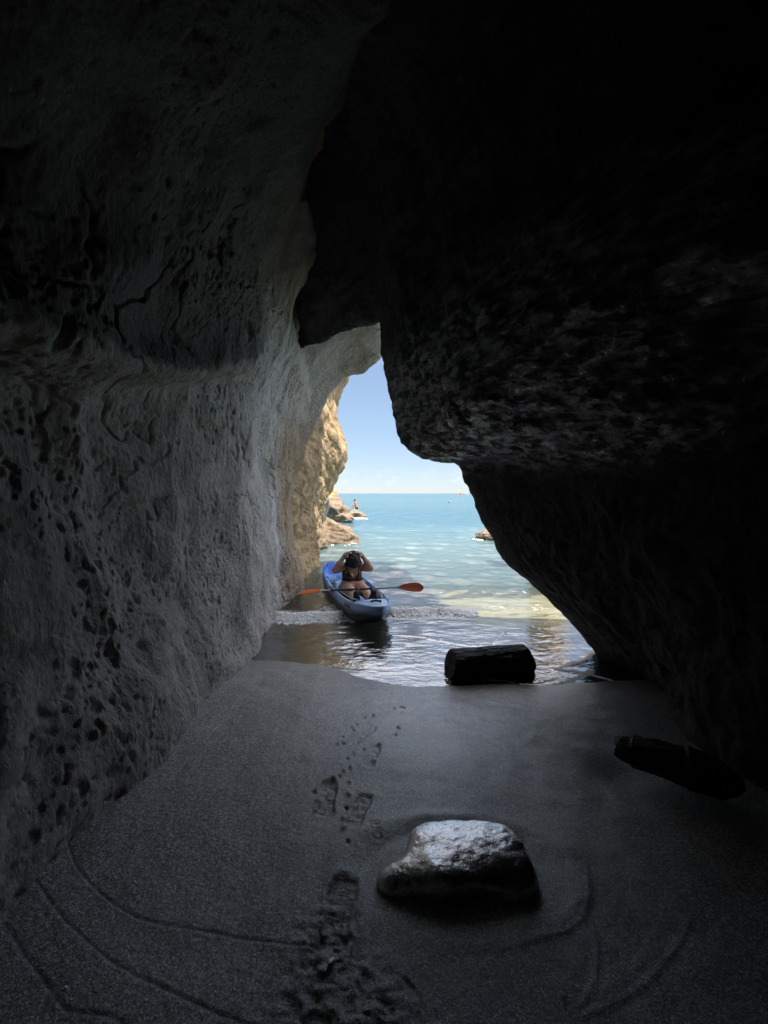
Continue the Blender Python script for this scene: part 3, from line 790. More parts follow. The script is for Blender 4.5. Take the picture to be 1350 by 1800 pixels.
# the little breaker that crosses the mouth on both sides of the kayak
yc = 6.02 + .10 * noise(np.stack([x * 1.1, x * 0, x * 0], -1)) + np.where(x > -.2, .18, 0) + .05 * np.clip(x, 0, 2)
act = sstep(-2.2, -1.5, x) * sstep(1.9, .9, x) + .3 * sstep(1.2, 2.2, x)
s = (y - yc)
br = np.where(s < 0, np.exp(-(s / .07) ** 2), np.exp(-(s / .26) ** 2)) * act
h += .075 * br * (1 + .35 * noise(p2 * 4))
yc2 = 7.6 + .25 * noise(np.stack([x * .8, x * 0 + 3, x * 0], -1))
h += .035 * np.exp(-((y - yc2) / .3) ** 2) * sstep(-.4, .6, x)
yc3 = 9.2 + .3 * noise(np.stack([x * .6, x * 0 + 8, x * 0], -1)); h += .05 * np.exp(-((y - yc3) / .4) ** 2)
foam = np.clip(np.exp(-((s + .03) / .11) ** 2) * act * 1.15, 0, 1.2)
foam = np.maximum(foam, .62 * np.exp(-((s + .2) / .17) ** 2) * act)
foam = np.maximum(foam, .5 * np.exp(-((s - .25) / .25) ** 2) * act)
foam = np.maximum(foam, (.26 + .3 * noise(p2 * 1.3 + 4)) * np.exp(-((y - yc2 + .1 + .2 * noise(p2 * 2.1)) / .3) ** 2) * sstep(-.2, .8, x))
foam = np.maximum(foam, (.34 + .25 * noise(p2 * 2.2 + 7)) * sstep(.9, 1.5, x) * np.exp(-((y - 6.5) / .5) ** 2))
foam = np.maximum(foam, .8 * np.exp(-(((x + .82) / .3) ** 2 + ((y - 6.45) / .22) ** 2)))      # wash beside the kayak
def foamline(pts, wdt, a, z=0):
    global foam, h
    l = smooth_line(pts, z); d, sd = near_poly(x, y, l)
    d = d + .02 * noise(p2 * 9)
    foam = np.maximum(foam, a * np.exp(-(d / wdt) ** 2)); h = h + .010 * np.exp(-(d / (wdt * 1.1)) ** 2) * (a > .4)
foamline([(690,1117),(740,1120),(800,1132),(850,1136),(870,1128),(885,1112)], .022, .75)
foamline([(975,1178),(1020,1182),(1060,1192),(1110,1208)], .03, .95)
foamline([(985,1175),(1030,1160),(1050,1142),(1075,1136)], .03, .9)
foamline([(950,1212),(975,1205),(1010,1195),(1040,1180)], .05, .8)
foamline([(820,1196),(880,1196),(930,1204),(990,1190)], .02, .7)
foamline([(640,1198),(700,1215),(760,1216),(800,1208)], .012, .35)
h = h * sstep(.0005, .02, depth + (y > 5)) 
opac = 1 - np.exp(-depth * 1.15); opac = np.clip(opac, 0, .97) ; opac = np.where(y > 40, .98, opac)
opac = np.clip(opac * sstep(3.6, 9.5, y) + .0, 0, 1)
sea = new_mesh('sea', np.stack([x, y, h], -1).reshape(-1, 3), gridfaces(len(tn), len(rows), True), M['water'])
sea['kind'] = 'structure'
attr(sea, 'opacity', opac); attr(sea, 'foam', foam); attr(sea, 'far', far); attr(sea, 'thin', sstep(8.5, 5.5, y))
sunny = sstep(.9, 1.5, x + .12 * (y - 6)) * sstep(5.3, 6.0, y) * sstep(9.5, 7.5, y)
attr(sea, 'ior', (4.0 + 4.0 * sstep(8.0, 5.2, y)) * (1 - sunny) + 1.7 * sunny)
attr(sea, 'shallow', sstep(26, 9, y))

# foam lumps along the breaker: one mesh of froth
def froth():
    rg = np.random.default_rng(3); VS, FS, n = [], [], 0
    def put(V, F):
        nonlocal n
        VS.append(V); FS.append(F + n); n += len(V)
    for x0, x1, cnt in ((-1.70, -.58, 1500), (.06, 1.5, 1700)):
        b = Blob((x0, 5.66, -.035), (x1, 6.62, .16), .0065, .0035)
        for _ in range(cnt):
            fx = rg.uniform(x0 + .04, x1 - .05)
            a = float(sstep(-2.2, -1.5, fx) * sstep(1.9, .9, fx))
            c = 6.02 + .10 * float(noise(np.array([fx * 1.1, 0, 0]))) + (.18 if fx > -.2 else 0) + .05 * max(fx, 0)
            cl = float(noise(np.array([fx * 3.2, 3., 0]))) * .7 + .55
            sy = rg.normal(-.06, .05) - .05 * float(noise(np.array([fx * 6, 9., 0])))
            if rg.random() > cl: continue
            zz = .075 * math.exp(-(sy / (.09 if sy < 0 else .26)) ** 2) * a
            r = rg.uniform(.004, .0135) * (.6 + .6 * cl)
            b.cap((fx, c + sy, zz + rg.uniform(-.006, .010)), (fx + rg.normal(0, .012), c + sy + rg.normal(0, .008), zz + rg.uniform(-.006, .010)), r, r * .8)
        for fx in np.arange(x0 + .05, x1 - .05, .012):
            a = float(sstep(-2.2, -1.5, fx) * sstep(1.9, .9, fx)); cl = float(noise(np.array([fx * 3.2, 3., 0]))) * .7 + .55
            c = 6.02 + .10 * float(noise(np.array([fx * 1.1, 0, 0]))) + (.18 if fx > -.2 else 0) + .05 * max(fx, 0)
            if cl < .3: continue
            for sy in rg.normal(-.05, .045, 3): b.cap((fx, c + sy, .075 * math.exp(-(sy / (.09 if sy < 0 else .26)) ** 2) * a - .008), (fx + .02, c + sy, .075 * math.exp(-(sy / (.09 if sy < 0 else .26)) ** 2) * a - .008), .022 * cl + .006, None, (1, 1, .6))
        put(*b.mesh())
    b = Blob((-1.25, 6.05, -.03), (-.45, 6.85, .08), .0085, .005)
    for _ in range(150):
        p = np.array([rg.normal(-.84, .11), rg.normal(6.45, .12), rg.uniform(-.004, .006)]); r = rg.uniform(.006, .014)
        if -1.15 < p[0] < -.5 and 6.15 < p[1] < 6.75: b.cap(p, p + np.array([rg.normal(0, .025), rg.normal(0, .012), 0]), r)
    put(*b.mesh())
    for c, sx, sy, cnt, r0, res in (((-1.95, 29.6), .3, .3, 60, .09, .03), ((-1.5, 15.0), .2, .35, 40, .035, .014), ((3.85, 16.2), .15, .2, 40, .035, .014)):
        b = Blob((c[0] - 3 * sx, c[1] - 3 * sy, -.1), (c[0] + 3 * sx, c[1] + 3 * sy, .3), res, res * .5)
        for _ in range(cnt):
            q = np.clip(rg.normal(size=2), -2, 2); p = np.array([c[0] + q[0] * sx, c[1] + q[1] * sy, .01]); b.cap(p, p + np.array([rg.normal(0, r0), 0, 0]), r0 * rg.uniform(.4, 1.1), None, (1, 1, .6))
        put(*b.mesh())
    o = new_mesh('foam', np.concatenate(VS), np.concatenate(FS), M['foam'])
    tag(o, 'white froth of the small wave breaking around the kayak', 'foam', kind='stuff')
froth()

# ------------------------------------------------------------------ boulder
def boulder():
    b = Blob((-.16, 1.40, .0), (.84, 2.15, .5), .008, .022)
    X = b.X
    def sup(c, h, p):
        q = np.abs((X - np.array(c)) / np.array(h)); return ((q ** p).sum(-1) ** (1 / p) - 1) * min(h)
    yb = .03 * np.clip((X[..., 0] - .4) / .25, -1, 1)
    q = np.abs((X - np.array([.395, 1.80, .17]) + np.stack([0 * yb, yb, 0 * yb], -1)) / np.array([.275, .18, .165])); f1 = ((q ** 2.7).sum(-1) ** (1 / 2.7) - 1) * .165
    b.acc += np.exp(-f1 / b.k)
    b.cap((.035, 1.685, .17), (.26, 1.74, .19), .062, .135, (1, 1, 1))
    b.cap((.57, 1.66, .13), (.60, 1.70, .16), .062, .07)
    f = b.field()
    crest = 1.655 + .16 * np.clip(X[..., 0] - .30, -.2, .35)
    back = .268 - .15 * (X[..., 1] - crest) - .24 * np.clip(.22 - X[..., 0], 0, 1)
    front = .274 - .6 * (crest - X[..., 1]) - .24 * np.clip(.22 - X[..., 0], 0, 1)
    top = X[..., 2] - (-.04 * np.log(np.exp(-back / .04) + np.exp(-front / .04)) + .016)
    f = np.maximum(f, top * .9) + np.clip(.02 - np.abs(f - top), 0, .02) * .35
    f = f + .009 * fbm(X * 5, 3)
    V, F = b.mesh(f); V = smooth_mesh(V, F, 4)
    Nn = vnormals(V, F)
    V = V + Nn * (.0022 * fbm(V * 22, 3) - .0018 * pits(V * 40, .45, .25))[:, None]
    o = new_mesh('boulder', V, F, M['boulder'])
    tag(o, 'large wet black boulder with a glossy pitted top sunk in the sand', 'boulder')
boulder()

# ------------------------------------------------------------------ sawn log at the water's edge
def log_obj():
    n, m = 96, 90; r = .148
    cx = np.array([1.13, 4.16, .115])
    u = np.linspace(-.455, .455, m); th = np.linspace(0, 2 * math.pi, n, endpoint=False)
    U, TH = np.meshgrid(u, th, indexing='ij')
    rr = r * (1 + .02 * np.sin(2 * TH + 1) - .04 * (U + .45)) * (1 - .10 * np.clip((np.abs(U) - .43) / .025, 0, 1) ** 2)
    q = np.stack([U * 1.5, np.cos(TH) * 1.6, np.sin(TH) * 1.6], -1)
    rr = rr + .006 * ridged(q * np.array([2.2, 5, 5]), 4) + .008 * fbm(q * 1.7, 3)
    sl = np.where(U > 0, -.035 * (np.sin(TH) + .2) * sstep(.1, .455, U), .03 * np.sin(TH) * sstep(-.1, -.455, U))
    Vv = np.stack([U + sl, rr * np.cos(TH), rr * np.sin(TH)], -1)
    verts = list(Vv.reshape(-1, 3)); faces = []
    for i in range(m - 1):
        for j in range(n): faces.append((i * n + j, (i + 1) * n + j, (i + 1) * n + (j + 1) % n, i * n + (j + 1) % n))
    root = empty('log', (cx[0], cx[1], 0), 'thick black sawn log lying in the shallow wash', 'log', rz=R(11))
    o = new_mesh('bark', verts, faces, M['log'], True, root); o.location = (0, 0, cx[2])
    for sgn, i0 in ((-1, 0), (1, m - 1)):
        ring = Vv[i0]; c = ring.mean(0); vs = [c + np.array([sgn * .0, 0, 0])]; fs = []
        for k, t in enumerate((.3, .65, .97)):
            for j in range(n):
                p = c + (ring[j] - c) * t; vs.append(p + np.array([sgn * (.006 * math.sin(k * 3) + .004 * random.random()), 0, 0]))
        for j in range(n): fs.append((0, 1 + j, 1 + (j + 1) % n))
        for k in range(2):
            for j in range(n): fs.append((1 + k * n + j, 1 + (k + 1) * n + j, 1 + (k + 1) * n + (j + 1) % n, 1 + k * n + (j + 1) % n))
        base = len(vs)
        for j in range(n): vs.append(ring[j])
        for j in range(n): fs.append((1 + 2 * n + j, base + j, base + (j + 1) % n, 1 + 2 * n + (j + 1) % n))
        if sgn > 0: fs = [f[::-1] for f in fs]
        e_ = new_mesh('cut_end', vs, fs, M['log'], True, root); e_.location = (0, 0, cx[2])
log_obj()

# ------------------------------------------------------------------ driftwood
def driftwood():
    a = np.array([1.50, 2.50, .21]); bq = np.array([2.02, 2.16, .20])
    L_ = np.linalg.norm((bq - a)[:2]); m, n = 90, 44
    t = np.linspace(0, 1, m); th = np.linspace(0, 2 * math.pi, n, endpoint=False)
    Tt, TH = np.meshgrid(t, th, indexing='ij')
    half_w = np.interp(t, [0, .03, .1, .4, .55, .8, .93, 1], [.05, .06, .075, .095, .10, .09, .06, .02])[:, None]
    half_h = np.interp(t, [0, .04, .13, .14, .45, .58, .6, .85, .95, 1], [.045, .06, .06, .075, .085, .085, .105, .085, .05, .015])[:, None]
    c, s_ = np.cos(TH), np.sin(TH)
    sq = (np.abs(c) ** 3 + np.abs(s_) ** 3) ** (-1 / 3)
    q = np.stack([Tt * 3, c, s_], -1)
    k = 1 + .07 * ridged(q * np.array([1.1, 3.5, 3.5]), 3) + .08 * fbm(q * 2, 3)
    Xl = Tt * L_ + .03 * noise(np.stack([c * 3, s_ * 3, 0 * c], -1)) * (sstep(.2, 0, Tt) + sstep(.8, 1, Tt))
    Vv = np.stack([Xl, half_w * sq * c * k, half_h * sq * s_ * k + .05 + .01 * np.sin(Tt * 5)], -1)
    verts = list(Vv.reshape(-1, 3)); faces = []
    for i in range(m - 1):
        for j in range(n): faces.append((i * n + j, (i + 1) * n + j, (i + 1) * n + (j + 1) % n, i * n + (j + 1) % n))
    verts += [Vv[0].mean(0), Vv[-1].mean(0)]
    for j in range(n):
        faces.append((m * n, j, (j + 1) % n)); faces.append((m * n + 1, (m - 1) * n + (j + 1) % n, (m - 1) * n + j))
    o = new_mesh('driftwood', verts, faces, M['drift'])
    o.location = a; o.rotation_euler = (0, R(-1), math.atan2(bq[1] - a[1], bq[0] - a[0]))
    tag(o, 'broken dark plank of driftwood half buried by the right wall', 'driftwood')
driftwood()

# ------------------------------------------------------------------ shell and pebbles on the sand
def chip(name, px, py, size, mat, label, cat, flat=.35, group=None, seed=0, rot=0.6):
    p = ground(px, py)
    ix, iy = np.argmin(np.abs(xs - p[0])), np.argmin(np.abs(ys - p[1]))
    p[2] = H[ix - 1:ix + 2, iy - 1:iy + 2].max()
    bm = bmesh.new(); bmesh.ops.create_icosphere(bm, subdivisions=3, radius=1)
    for v in bm.verts:
        d = 1 + .25 * float(noise(np.array(v.co) * 1.4 + seed))
        v.co = Vector((v.co.x * d * size * .55, v.co.y * d * size, v.co.z * d * size * flat))
    me = bpy.data.meshes.new(name); bm.to_mesh(me); bm.free()
    for f in me.polygons: f.use_smooth = True
    me.materials.append(mat); o = bpy.data.objects.new(name, me); COL.objects.link(o)
    o.location = (p[0], p[1], p[2] + size * flat * .5 + .004); o.rotation_euler = (-.35, .1, -rot)
    return tag(o, label, cat, group)
chip('shell_fragment', 582, 1696, .0195, M['shell'], 'pale blue white shell fragment on the sand near the footprints', 'shell')
chip('pebble', 113, 1745, .009, M['shell'], 'small light pebble near the lower left corner of the sand', 'pebble', .6, seed=4)
chip('pebble', 990, 1752, .010, M['shell'], 'small grey pebble on the sand below the boulder', 'pebble', .6, seed=9, rot=0)

# ------------------------------------------------------------------ kayak
KC = np.array([-.59, 7.05, 0.0]); KD = np.array([.30, -.95]); KD = KD / np.linalg.norm(KD)
KRZ = math.atan2(KD[1], KD[0])
KL = 1.86
def k_w(t): return .385 * np.where(t > 0, (1 - np.abs(t) ** 2.8) ** .55, (1 - np.abs(t) ** 3.0) ** .55)
def k_s(t): return .27 + .10 * np.abs(t) ** 2.2
def k_k(t): return -.09 + .33 * np.abs(t) ** 4
def k_ring(t):
    w_, zs, k = float(k_w(np.array(t))), float(k_s(np.array(t))), float(k_k(np.array(t)))
    rec = .165 * sstep(-.42, -.33, t) * sstep(.70, .56, t) + .07 * sstep(-.9, -.82, t) * sstep(-.44, -.5, t)
    seat = .035 * math.exp(-((t + .02) / .07) ** 2) * rec / .165
    mid = .09 * sstep(.22, .30, t) * sstep(.66, .52, t) - .02 * math.exp(-((t + .14) / .12) ** 2)
    f = min(1, w_ / .12)
    return [(0, k), (.45 * w_, k + .006), (.8 * w_, k + .05), (.965 * w_, k + .14), (w_, zs - .07), (.99 * w_, zs - .012), (.945 * w_, zs + .010), (.88 * w_, zs + .004),
            (.82 * w_, zs - .02 - .25 * rec), (.75 * w_, zs - .85 * rec + .006), (.58 * w_, zs - rec + seat + .010), (.30 * w_, zs - rec + seat + .016 + .3 * mid), (0, zs - rec + seat + .022 * f + mid)]
def build_kayak(name, mat, loc, rz, label, group=None, detail=True):
    root = empty(name, loc, label, 'kayak', group, rz)
    nt = 150 if detail else 40
    ts = np.sin(np.linspace(-math.pi / 2, math.pi / 2, nt)) * .9985
    half = []
    for t in ts:
        r = np.array(k_ring(t)); half.append(cubic(r, np.linspace(0, 12, 49 if detail else 25)))
    half = np.array(half)                                  # (nt, m, 2)
    m = half.shape[1]
    left = np.concatenate([np.repeat((ts * KL)[:, None, None], m, 1), half], -1)
    right = left[:, ::-1].copy(); right[..., 1] *= -1
    ring = np.concatenate([left, right[:, 1:-1]], 1); n = ring.shape[1]
    faces = []
    for i in range(nt - 1):
        for j in range(n): faces.append((i * n + j, i * n + (j + 1) % n, (i + 1) * n + (j + 1) % n, (i + 1) * n + j))
    verts = list(ring.reshape(-1, 3)) + [ring[0].mean(0), ring[-1].mean(0)]
    for j in range(n):
        faces.append((nt * n, (j + 1) % n, j)); faces.append((nt * n + 1, (nt - 1) * n + j, (nt - 1) * n + (j + 1) % n))
    new_mesh('hull', verts, faces, mat, True, root)
    if not detail: return root
    # moulded seat back, drain holes, toggle handle at the bow, deck eyelets and the painted name
    def tube(name, pts, r, mt, parent):
        pts = [Vector(p) for p in pts]; vs, fs = [], []; k = 8
        for i, p in enumerate(pts):
            d = (pts[min(i + 1, len(pts) - 1)] - pts[max(i - 1, 0)]).normalized(); a = d.orthogonal().normalized(); b_ = d.cross(a)
            for j in range(k):
                an = 2 * math.pi * j / k; vs.append(p + (a * math.cos(an) + b_ * math.sin(an)) * r)
        for i in range(len(pts) - 1):
            for j in range(k): fs.append((i * k + j, (i + 1) * k + j, (i + 1) * k + (j + 1) % k, i * k + (j + 1) % k))
        fs += [tuple(range(k))[::-1], tuple((len(pts) - 1) * k + j for j in range(k))]
        return new_mesh(name, vs, fs, mt, True, parent)
    zb = float(k_s(np.array(.86)))
    tube('bow_handle', [(1.56, -.075, zb + .035), (1.58, 0, zb + .05), (1.60, .075, zb + .035)], .016, M['black_plastic'], root)
    tube('deck_line', [(.55, -.30, .30), (.95, -.27, .315), (1.35, -.17, .335), (1.56, -.07, zb + .03)], .005, M['white_plastic'], root)
    tube('deck_line', [(.55, .30, .30), (.95, .27, .315), (1.35, .17, .335), (1.56, .07, zb + .03)], .005, M['white_plastic'], root)
    for xx in (-1.35, -.98, -.62, .55, .95, 1.35):
        for sd in (-1, 1):
            ww = float(k_w(np.array(xx / KL))) * .915; zz = float(k_s(np.array(xx / KL))) + .008
            bm = bmesh.new(); bmesh.ops.create_uvsphere(bm, u_segments=10, v_segments=6, radius=.012)
            me = bpy.data.meshes.new('eyelet'); bm.to_mesh(me); bm.free(); me.materials.append(M['black_plastic'])
            e_ = bpy.data.objects.new('eyelet', me); COL.objects.link(e_); e_.parent = root; e_.location = (xx, sd * ww, zz)
    # seat back: a curved pad standing behind the paddler
    vs, fs = [], []; a_n, b_n = 13, 7
    for sgn in (0, 1):
        for i in range(a_n):
            an = -1.0 + 2.0 * i / (a_n - 1)
            for j in range(b_n):
                z = .13 + .17 * j / (b_n - 1)
                rr = .27 + .012 * sgn
                vs.append((-.02 - rr * math.cos(an) * .55 - .10 * j / (b_n - 1), rr * math.sin(an) * 1.05, z))
    o_ = a_n * b_n
    for i in range(a_n - 1):
        for j in range(b_n - 1):
            q = (i * b_n + j, (i + 1) * b_n + j, (i + 1) * b_n + j + 1, i * b_n + j + 1); fs.append(q); fs.append(tuple(x_ + o_ for x_ in q[::-1]))
    for i in range(a_n - 1):
        for j in (0, b_n - 1): fs.append((i * b_n + j, (i + 1) * b_n + j, (i + 1) * b_n + j + o_, i * b_n + j + o_))
    for j in range(b_n - 1):
        for i in (0, a_n - 1): fs.append((i * b_n + j, i * b_n + j + 1, i * b_n + j + 1 + o_, i * b_n + j + o_))
    new_mesh('seat_back', vs, fs, mat, True, root)
    # painted name along the bow side
    cu = bpy.data.curves.new('lettering', 'FONT'); cu.body = 'shark'; cu.size = .105; cu.shear = .35; cu.offset = .002; cu.space_character = 1.05
    to = bpy.data.objects.new('lettering', cu); COL.objects.link(to)
    bpy.context.view_layer.update()
    me = bpy.data.meshes.new_from_object(to.evaluated_get(bpy.context.evaluated_depsgraph_get()))
    bpy.data.objects.remove(to); bpy.data.curves.remove(cu)
    for v in me.vertices:
        xx = 1.04 + v.co.x; t = xx / KL
        r = np.array(k_ring(t)); seg = cubic(r, np.linspace(3, 6.2, 60))
        zz = float(k_s(np.array(t))) - .095 + v.co.y
        yy = np.interp(zz, seg[:, 1], seg[:, 0])
        v.co = Vector((xx, -(yy + .003), zz))
    me.materials.append(M['black_plastic'])
    lt = bpy.data.objects.new('lettering', me); COL.objects.link(lt); lt.parent = root
    return root
build_kayak('kayak', M['kayak'], tuple(KC), KRZ, 'blue and white sit on top kayak with its bow in the breaking wave')

def kworld(a, f, z):
    """kayak frame: a to the right in the picture, f towards the bow"""
    return np.array([KC[0] + KD[0] * f - KD[1] * a, KC[1] + KD[1] * f + KD[0] * a, KC[2] + z])

# ------------------------------------------------------------------ the woman sitting in the kayak (frame: a = picture right, f = forward, z)
def person_kayak():
    b = Blob((-.44, -.30, .04), (.44, 1.12, 1.02), .0078, .011)
    hx, z0 = .0, .0
    b.cap((-.10, .0, .225), (.10, .0, .225), .13, None, (1, 1, .9))           # hips on the seat
    b.cap((-.05, .08, .31), (.05, .08, .31), .14, None, (1.2, .95, .95))       # belly
    b.cap((0, .0, .30), (0, .0, .50), .145, .14, (1.15, .85, 1))               # trunk
    b.cap((-.07, .0, .53), (.07, .0, .53), .105, None, (1, .9, 1))
    b.cap((-.078, .085, .475), (-.07, .115, .455), .075, .07)                    # bust
    b.cap((.078, .085, .475), (.07, .115, .455), .075, .07)
    b.chain([(-.16, -.01, .60), (0, .0, .615), (.16, -.01, .60)], [.058, .07, .058])
    b.chain([(0, .02, .63), (0, .06, .70)], [.055, .05])                        # neck bent forward
    b.cap((0, .09, .765), (0, .12, .735), .088, .075, (1, 1, 1))                 # skull, bowed
    b.cap((0, .165, .70), (0, .185, .685), .035, .02)                            # jaw and chin
    b.cap((0, .205, .735), (0, .212, .722), .012, .010)                          # nose
    for sd in (-1, 1): b.cap((sd * .088, .10, .745), (sd * .092, .105, .725), .015, .011)   # ears
    for sd in (-1, 1):
        el = (sd * .315, .10, .575); wr = (sd * .165, .12, .80)
        b.chain([(sd * .165, -.005, .60), (sd * .24, .05, .585), el], [.07, .066, .052])
        b.chain([el, (sd * .25, .115, .68), wr], [.052, .049, .03])
        pm = (sd * .115, .12, .85)
        b.chain([wr, (sd * .145, .12, .825), pm], [.027, .03, .03])
        for k, (df, ln) in enumerate(((.045, .92), (.018, 1.05), (-.01, 1.0), (-.035, .8))):   # four fingers laid on the head
            b.chain([(sd * .112, .12 + df * .8, .862), (sd * (.085 - .012 * ln), .12 + df * 1.1, .872), (sd * (.055 - .016 * ln), .12 + df * 1.2, .868)], [.0115, .0105, .009])
        b.chain([(sd * .13, .14, .83), (sd * .115, .17, .815), (sd * .10, .185, .80)], [.013, .011, .009])  # thumb
        b.chain([(sd * .085, .03, .215), (sd * .115, .26, .255), (sd * .125, .46, .285)], [.118, .10, .075])  # thigh
        b.chain([(sd * .125, .46, .285), (sd * .125, .62, .245), (sd * .125, .84, .19)], [.066, .06, .036])   # shin
        b.chain([(sd * .125, .86, .18), (sd * .135, .90, .30)], [.038, .03])
    V, F = b.mesh(); V = smooth_mesh(V, F, 1, .4)
    root = empty('person', tuple(kworld(0, .06, 0.0)), 'woman in a brown swimsuit sitting in the kayak with both hands on her bowed head', 'person', rz=KRZ - math.pi / 2 + math.pi)
    # local: x = picture right (a), y = forward: root rotation maps (a, f) to the world
    root.rotation_euler = (0, 0, 0)
    ang = math.atan2(KD[1], KD[0]); Mx = Matrix(((-KD[1], KD[0], 0), (KD[0], KD[1], 0), (0, 0, 1)))   # columns: a -> (-KD1, KD0), f -> (KD0, KD1)
    def tow(P_): return np.stack([-KD[1] * P_[:, 0] + KD[0] * P_[:, 1], KD[0] * P_[:, 0] + KD[1] * P_[:, 1], P_[:, 2]], -1)
    a, f, z = V[:, 0], V[:, 1], V[:, 2]
    W = tow(V); Fw = F[:, ::-1]
    body = new_mesh('body', W, Fw, M['skin'], True, root)
    arm = (np.abs(a) > .17 + .06 * (z < .5)) | (z > .66)
    cup = (((np.abs(a) - .085) / .115) ** 2 + ((z - .45) / .075) ** 2 < 1) & (f > .03) & (z < .47 + .45 * np.abs(a)) & (np.abs(a) > .012 + .5 * np.clip(z - .43, 0, 1)) 
    band = (z > .385) & (z < .425) & (np.abs(a) < .19)
    strap = (np.abs(np.abs(a) - (.075 + .32 * np.clip(z - .48, 0, 1))) < .016) & (z > .47) & (z < .69) & (np.abs(a) < .16)
    side = (z > .385) & (z < .56) & (np.abs(a) > .118) & (np.abs(a) < .19) & (f < .10)
    shell('swim_top', W, Fw, (cup | side) & ~arm, .006, M['suit'], root)
    shell('swim_trim', W, Fw, (band | strap) & ~(np.abs(a) > .2), .008, M['trim'], root)
    pant = (z < .30 - .10 * np.clip(f, 0, .3)) & (f < .10 - .35 * np.abs(a)) | ((z > .235) & (z < .30) & (f < .2) & (np.abs(a) < .2) & (f < .18 - .55 * np.abs(a)))
    shell('swim_bottom', W, Fw, pant & (z < .31), .006, M['trim'], root)
    h = Blob((-.2, -.1, .54), (.2, .33, .97), .0078, .012)
    h.cap((0, .085, .775), (0, .14, .735), .122, .118); h.cap((0, .17, .70), (0, .19, .665), .085, .06); h.cap((-.07, .14, .70), (.07, .14, .70), .07, .07)
    h.cap((0, .03, .83), (0, .0, .80), .05, .04)
    fh = h.field() + .013 * fbm(h.X * np.array([34, 18, 34]), 3) - .004
    Vh, Fh = h.mesh(fh); new_mesh('hair', tow(Vh), Fh[:, ::-1], M['hair'], True, root)
    for sd in (-1, 1):
        s_ = Blob((sd * .13 - .11, .74, .05), (sd * .13 + .11, 1.04, .46), .0078, .012)
        s_.chain([(sd * .125, .85, .16), (sd * .13, .895, .25), (sd * .14, .92, .355)], [.055, .052, .046])
        s_.cap((sd * .127, .845, .15), (sd * .127, .83, .19), .046, .044)
        Vs, Fs = s_.mesh(); new_mesh('shoe', tow(Vs), Fs[:, ::-1], M['shoe'], True, root)
person_kayak()

# ------------------------------------------------------------------ paddle across her lap
def paddle():
    A = P(527, 1040, 6.62); B = P(745, 1031, 6.12)
    ctr = (A + B) / 2; d = (B - A); Lp = np.linalg.norm(d); d = d / Lp
    up = np.array([0, -.35, .94]); n_ = np.cross(d, up); n_ /= np.linalg.norm(n_); up = np.cross(n_, d)
    root = empty('paddle', tuple(ctr), 'kayak paddle with red orange blades lying across her lap', 'paddle')
    def cyl(name, a, b, r, mat):
        vs, fs = [], []; k = 12
        for p in (a, b):
            for j in range(k):
                an = 2 * math.pi * j / k; vs.append(d * p + (up * math.cos(an) + n_ * math.sin(an)) * r)
        for j in range(k): fs.append((j, k + j, k + (j + 1) % k, (j + 1) % k))
        fs += [tuple(range(k))[::-1], tuple(range(k, 2 * k))]
        return new_mesh(name, vs, fs, mat, True, root)
    h = Lp / 2
    cyl('shaft', -h + .36, h - .36, .0135, M['shaft'])
    cyl('grip', -.50, -.02, .0155, M['black_plastic']); cyl('grip', .0, .22, .0155, M['black_plastic'])
    for sd in (-1, 1):
        tilt = R(8) if sd > 0 else R(78)
        u = up * math.cos(tilt) + n_ * math.sin(tilt); v = np.cross(d, u)
        vs, fs = [], []; m_, q_ = 28, 13
        for side in (1, -1):
            for i in range(m_):
                s = i / (m_ - 1); wd = .098 * np.interp(s, [0, .08, .35, .6, .8, .93, 1], [.15, .24, .72, .95, 1, .86, .5])
                for j in range(q_):
                    c = -1 + 2 * j / (q_ - 1)
                    th = .0035 + .010 * math.exp(-(c / .16) ** 2) * (1 - .8 * s) 
                    ex = .018 * (1 - abs(c) ** 2.2) * s ** 4
                    vs.append(d * sd * (h - .44 + .42 * s + ex) + u * wd * c * (1.0 if c > 0 else .92) + v * (th * side + .020 * s * s))
        o_ = m_ * q_
        for i in range(m_ - 1):
            for j in range(q_ - 1):
                q = (i * q_ + j, (i + 1) * q_ + j, (i + 1) * q_ + j + 1, i * q_ + j + 1); fs += [q, tuple(x_ + o_ for x_ in q[::-1])]
        for i in range(m_ - 1):
            for j in (0, q_ - 1): fs.append((i * q_ + j, (i + 1) * q_ + j, (i + 1) * q_ + j + o_, i * q_ + j + o_))
        for j in range(q_ - 1):
            for i in (0, m_ - 1): fs.append((i * q_ + j, i * q_ + j + 1, i * q_ + j + 1 + o_, i * q_ + j + o_))
        o = new_mesh('blade', vs, fs, M['orange'], True, root)
        bm = bmesh.new(); bm.from_mesh(o.data); bmesh.ops.recalc_face_normals(bm, faces=bm.faces); bm.to_mesh(o.data); bm.free()
paddle()

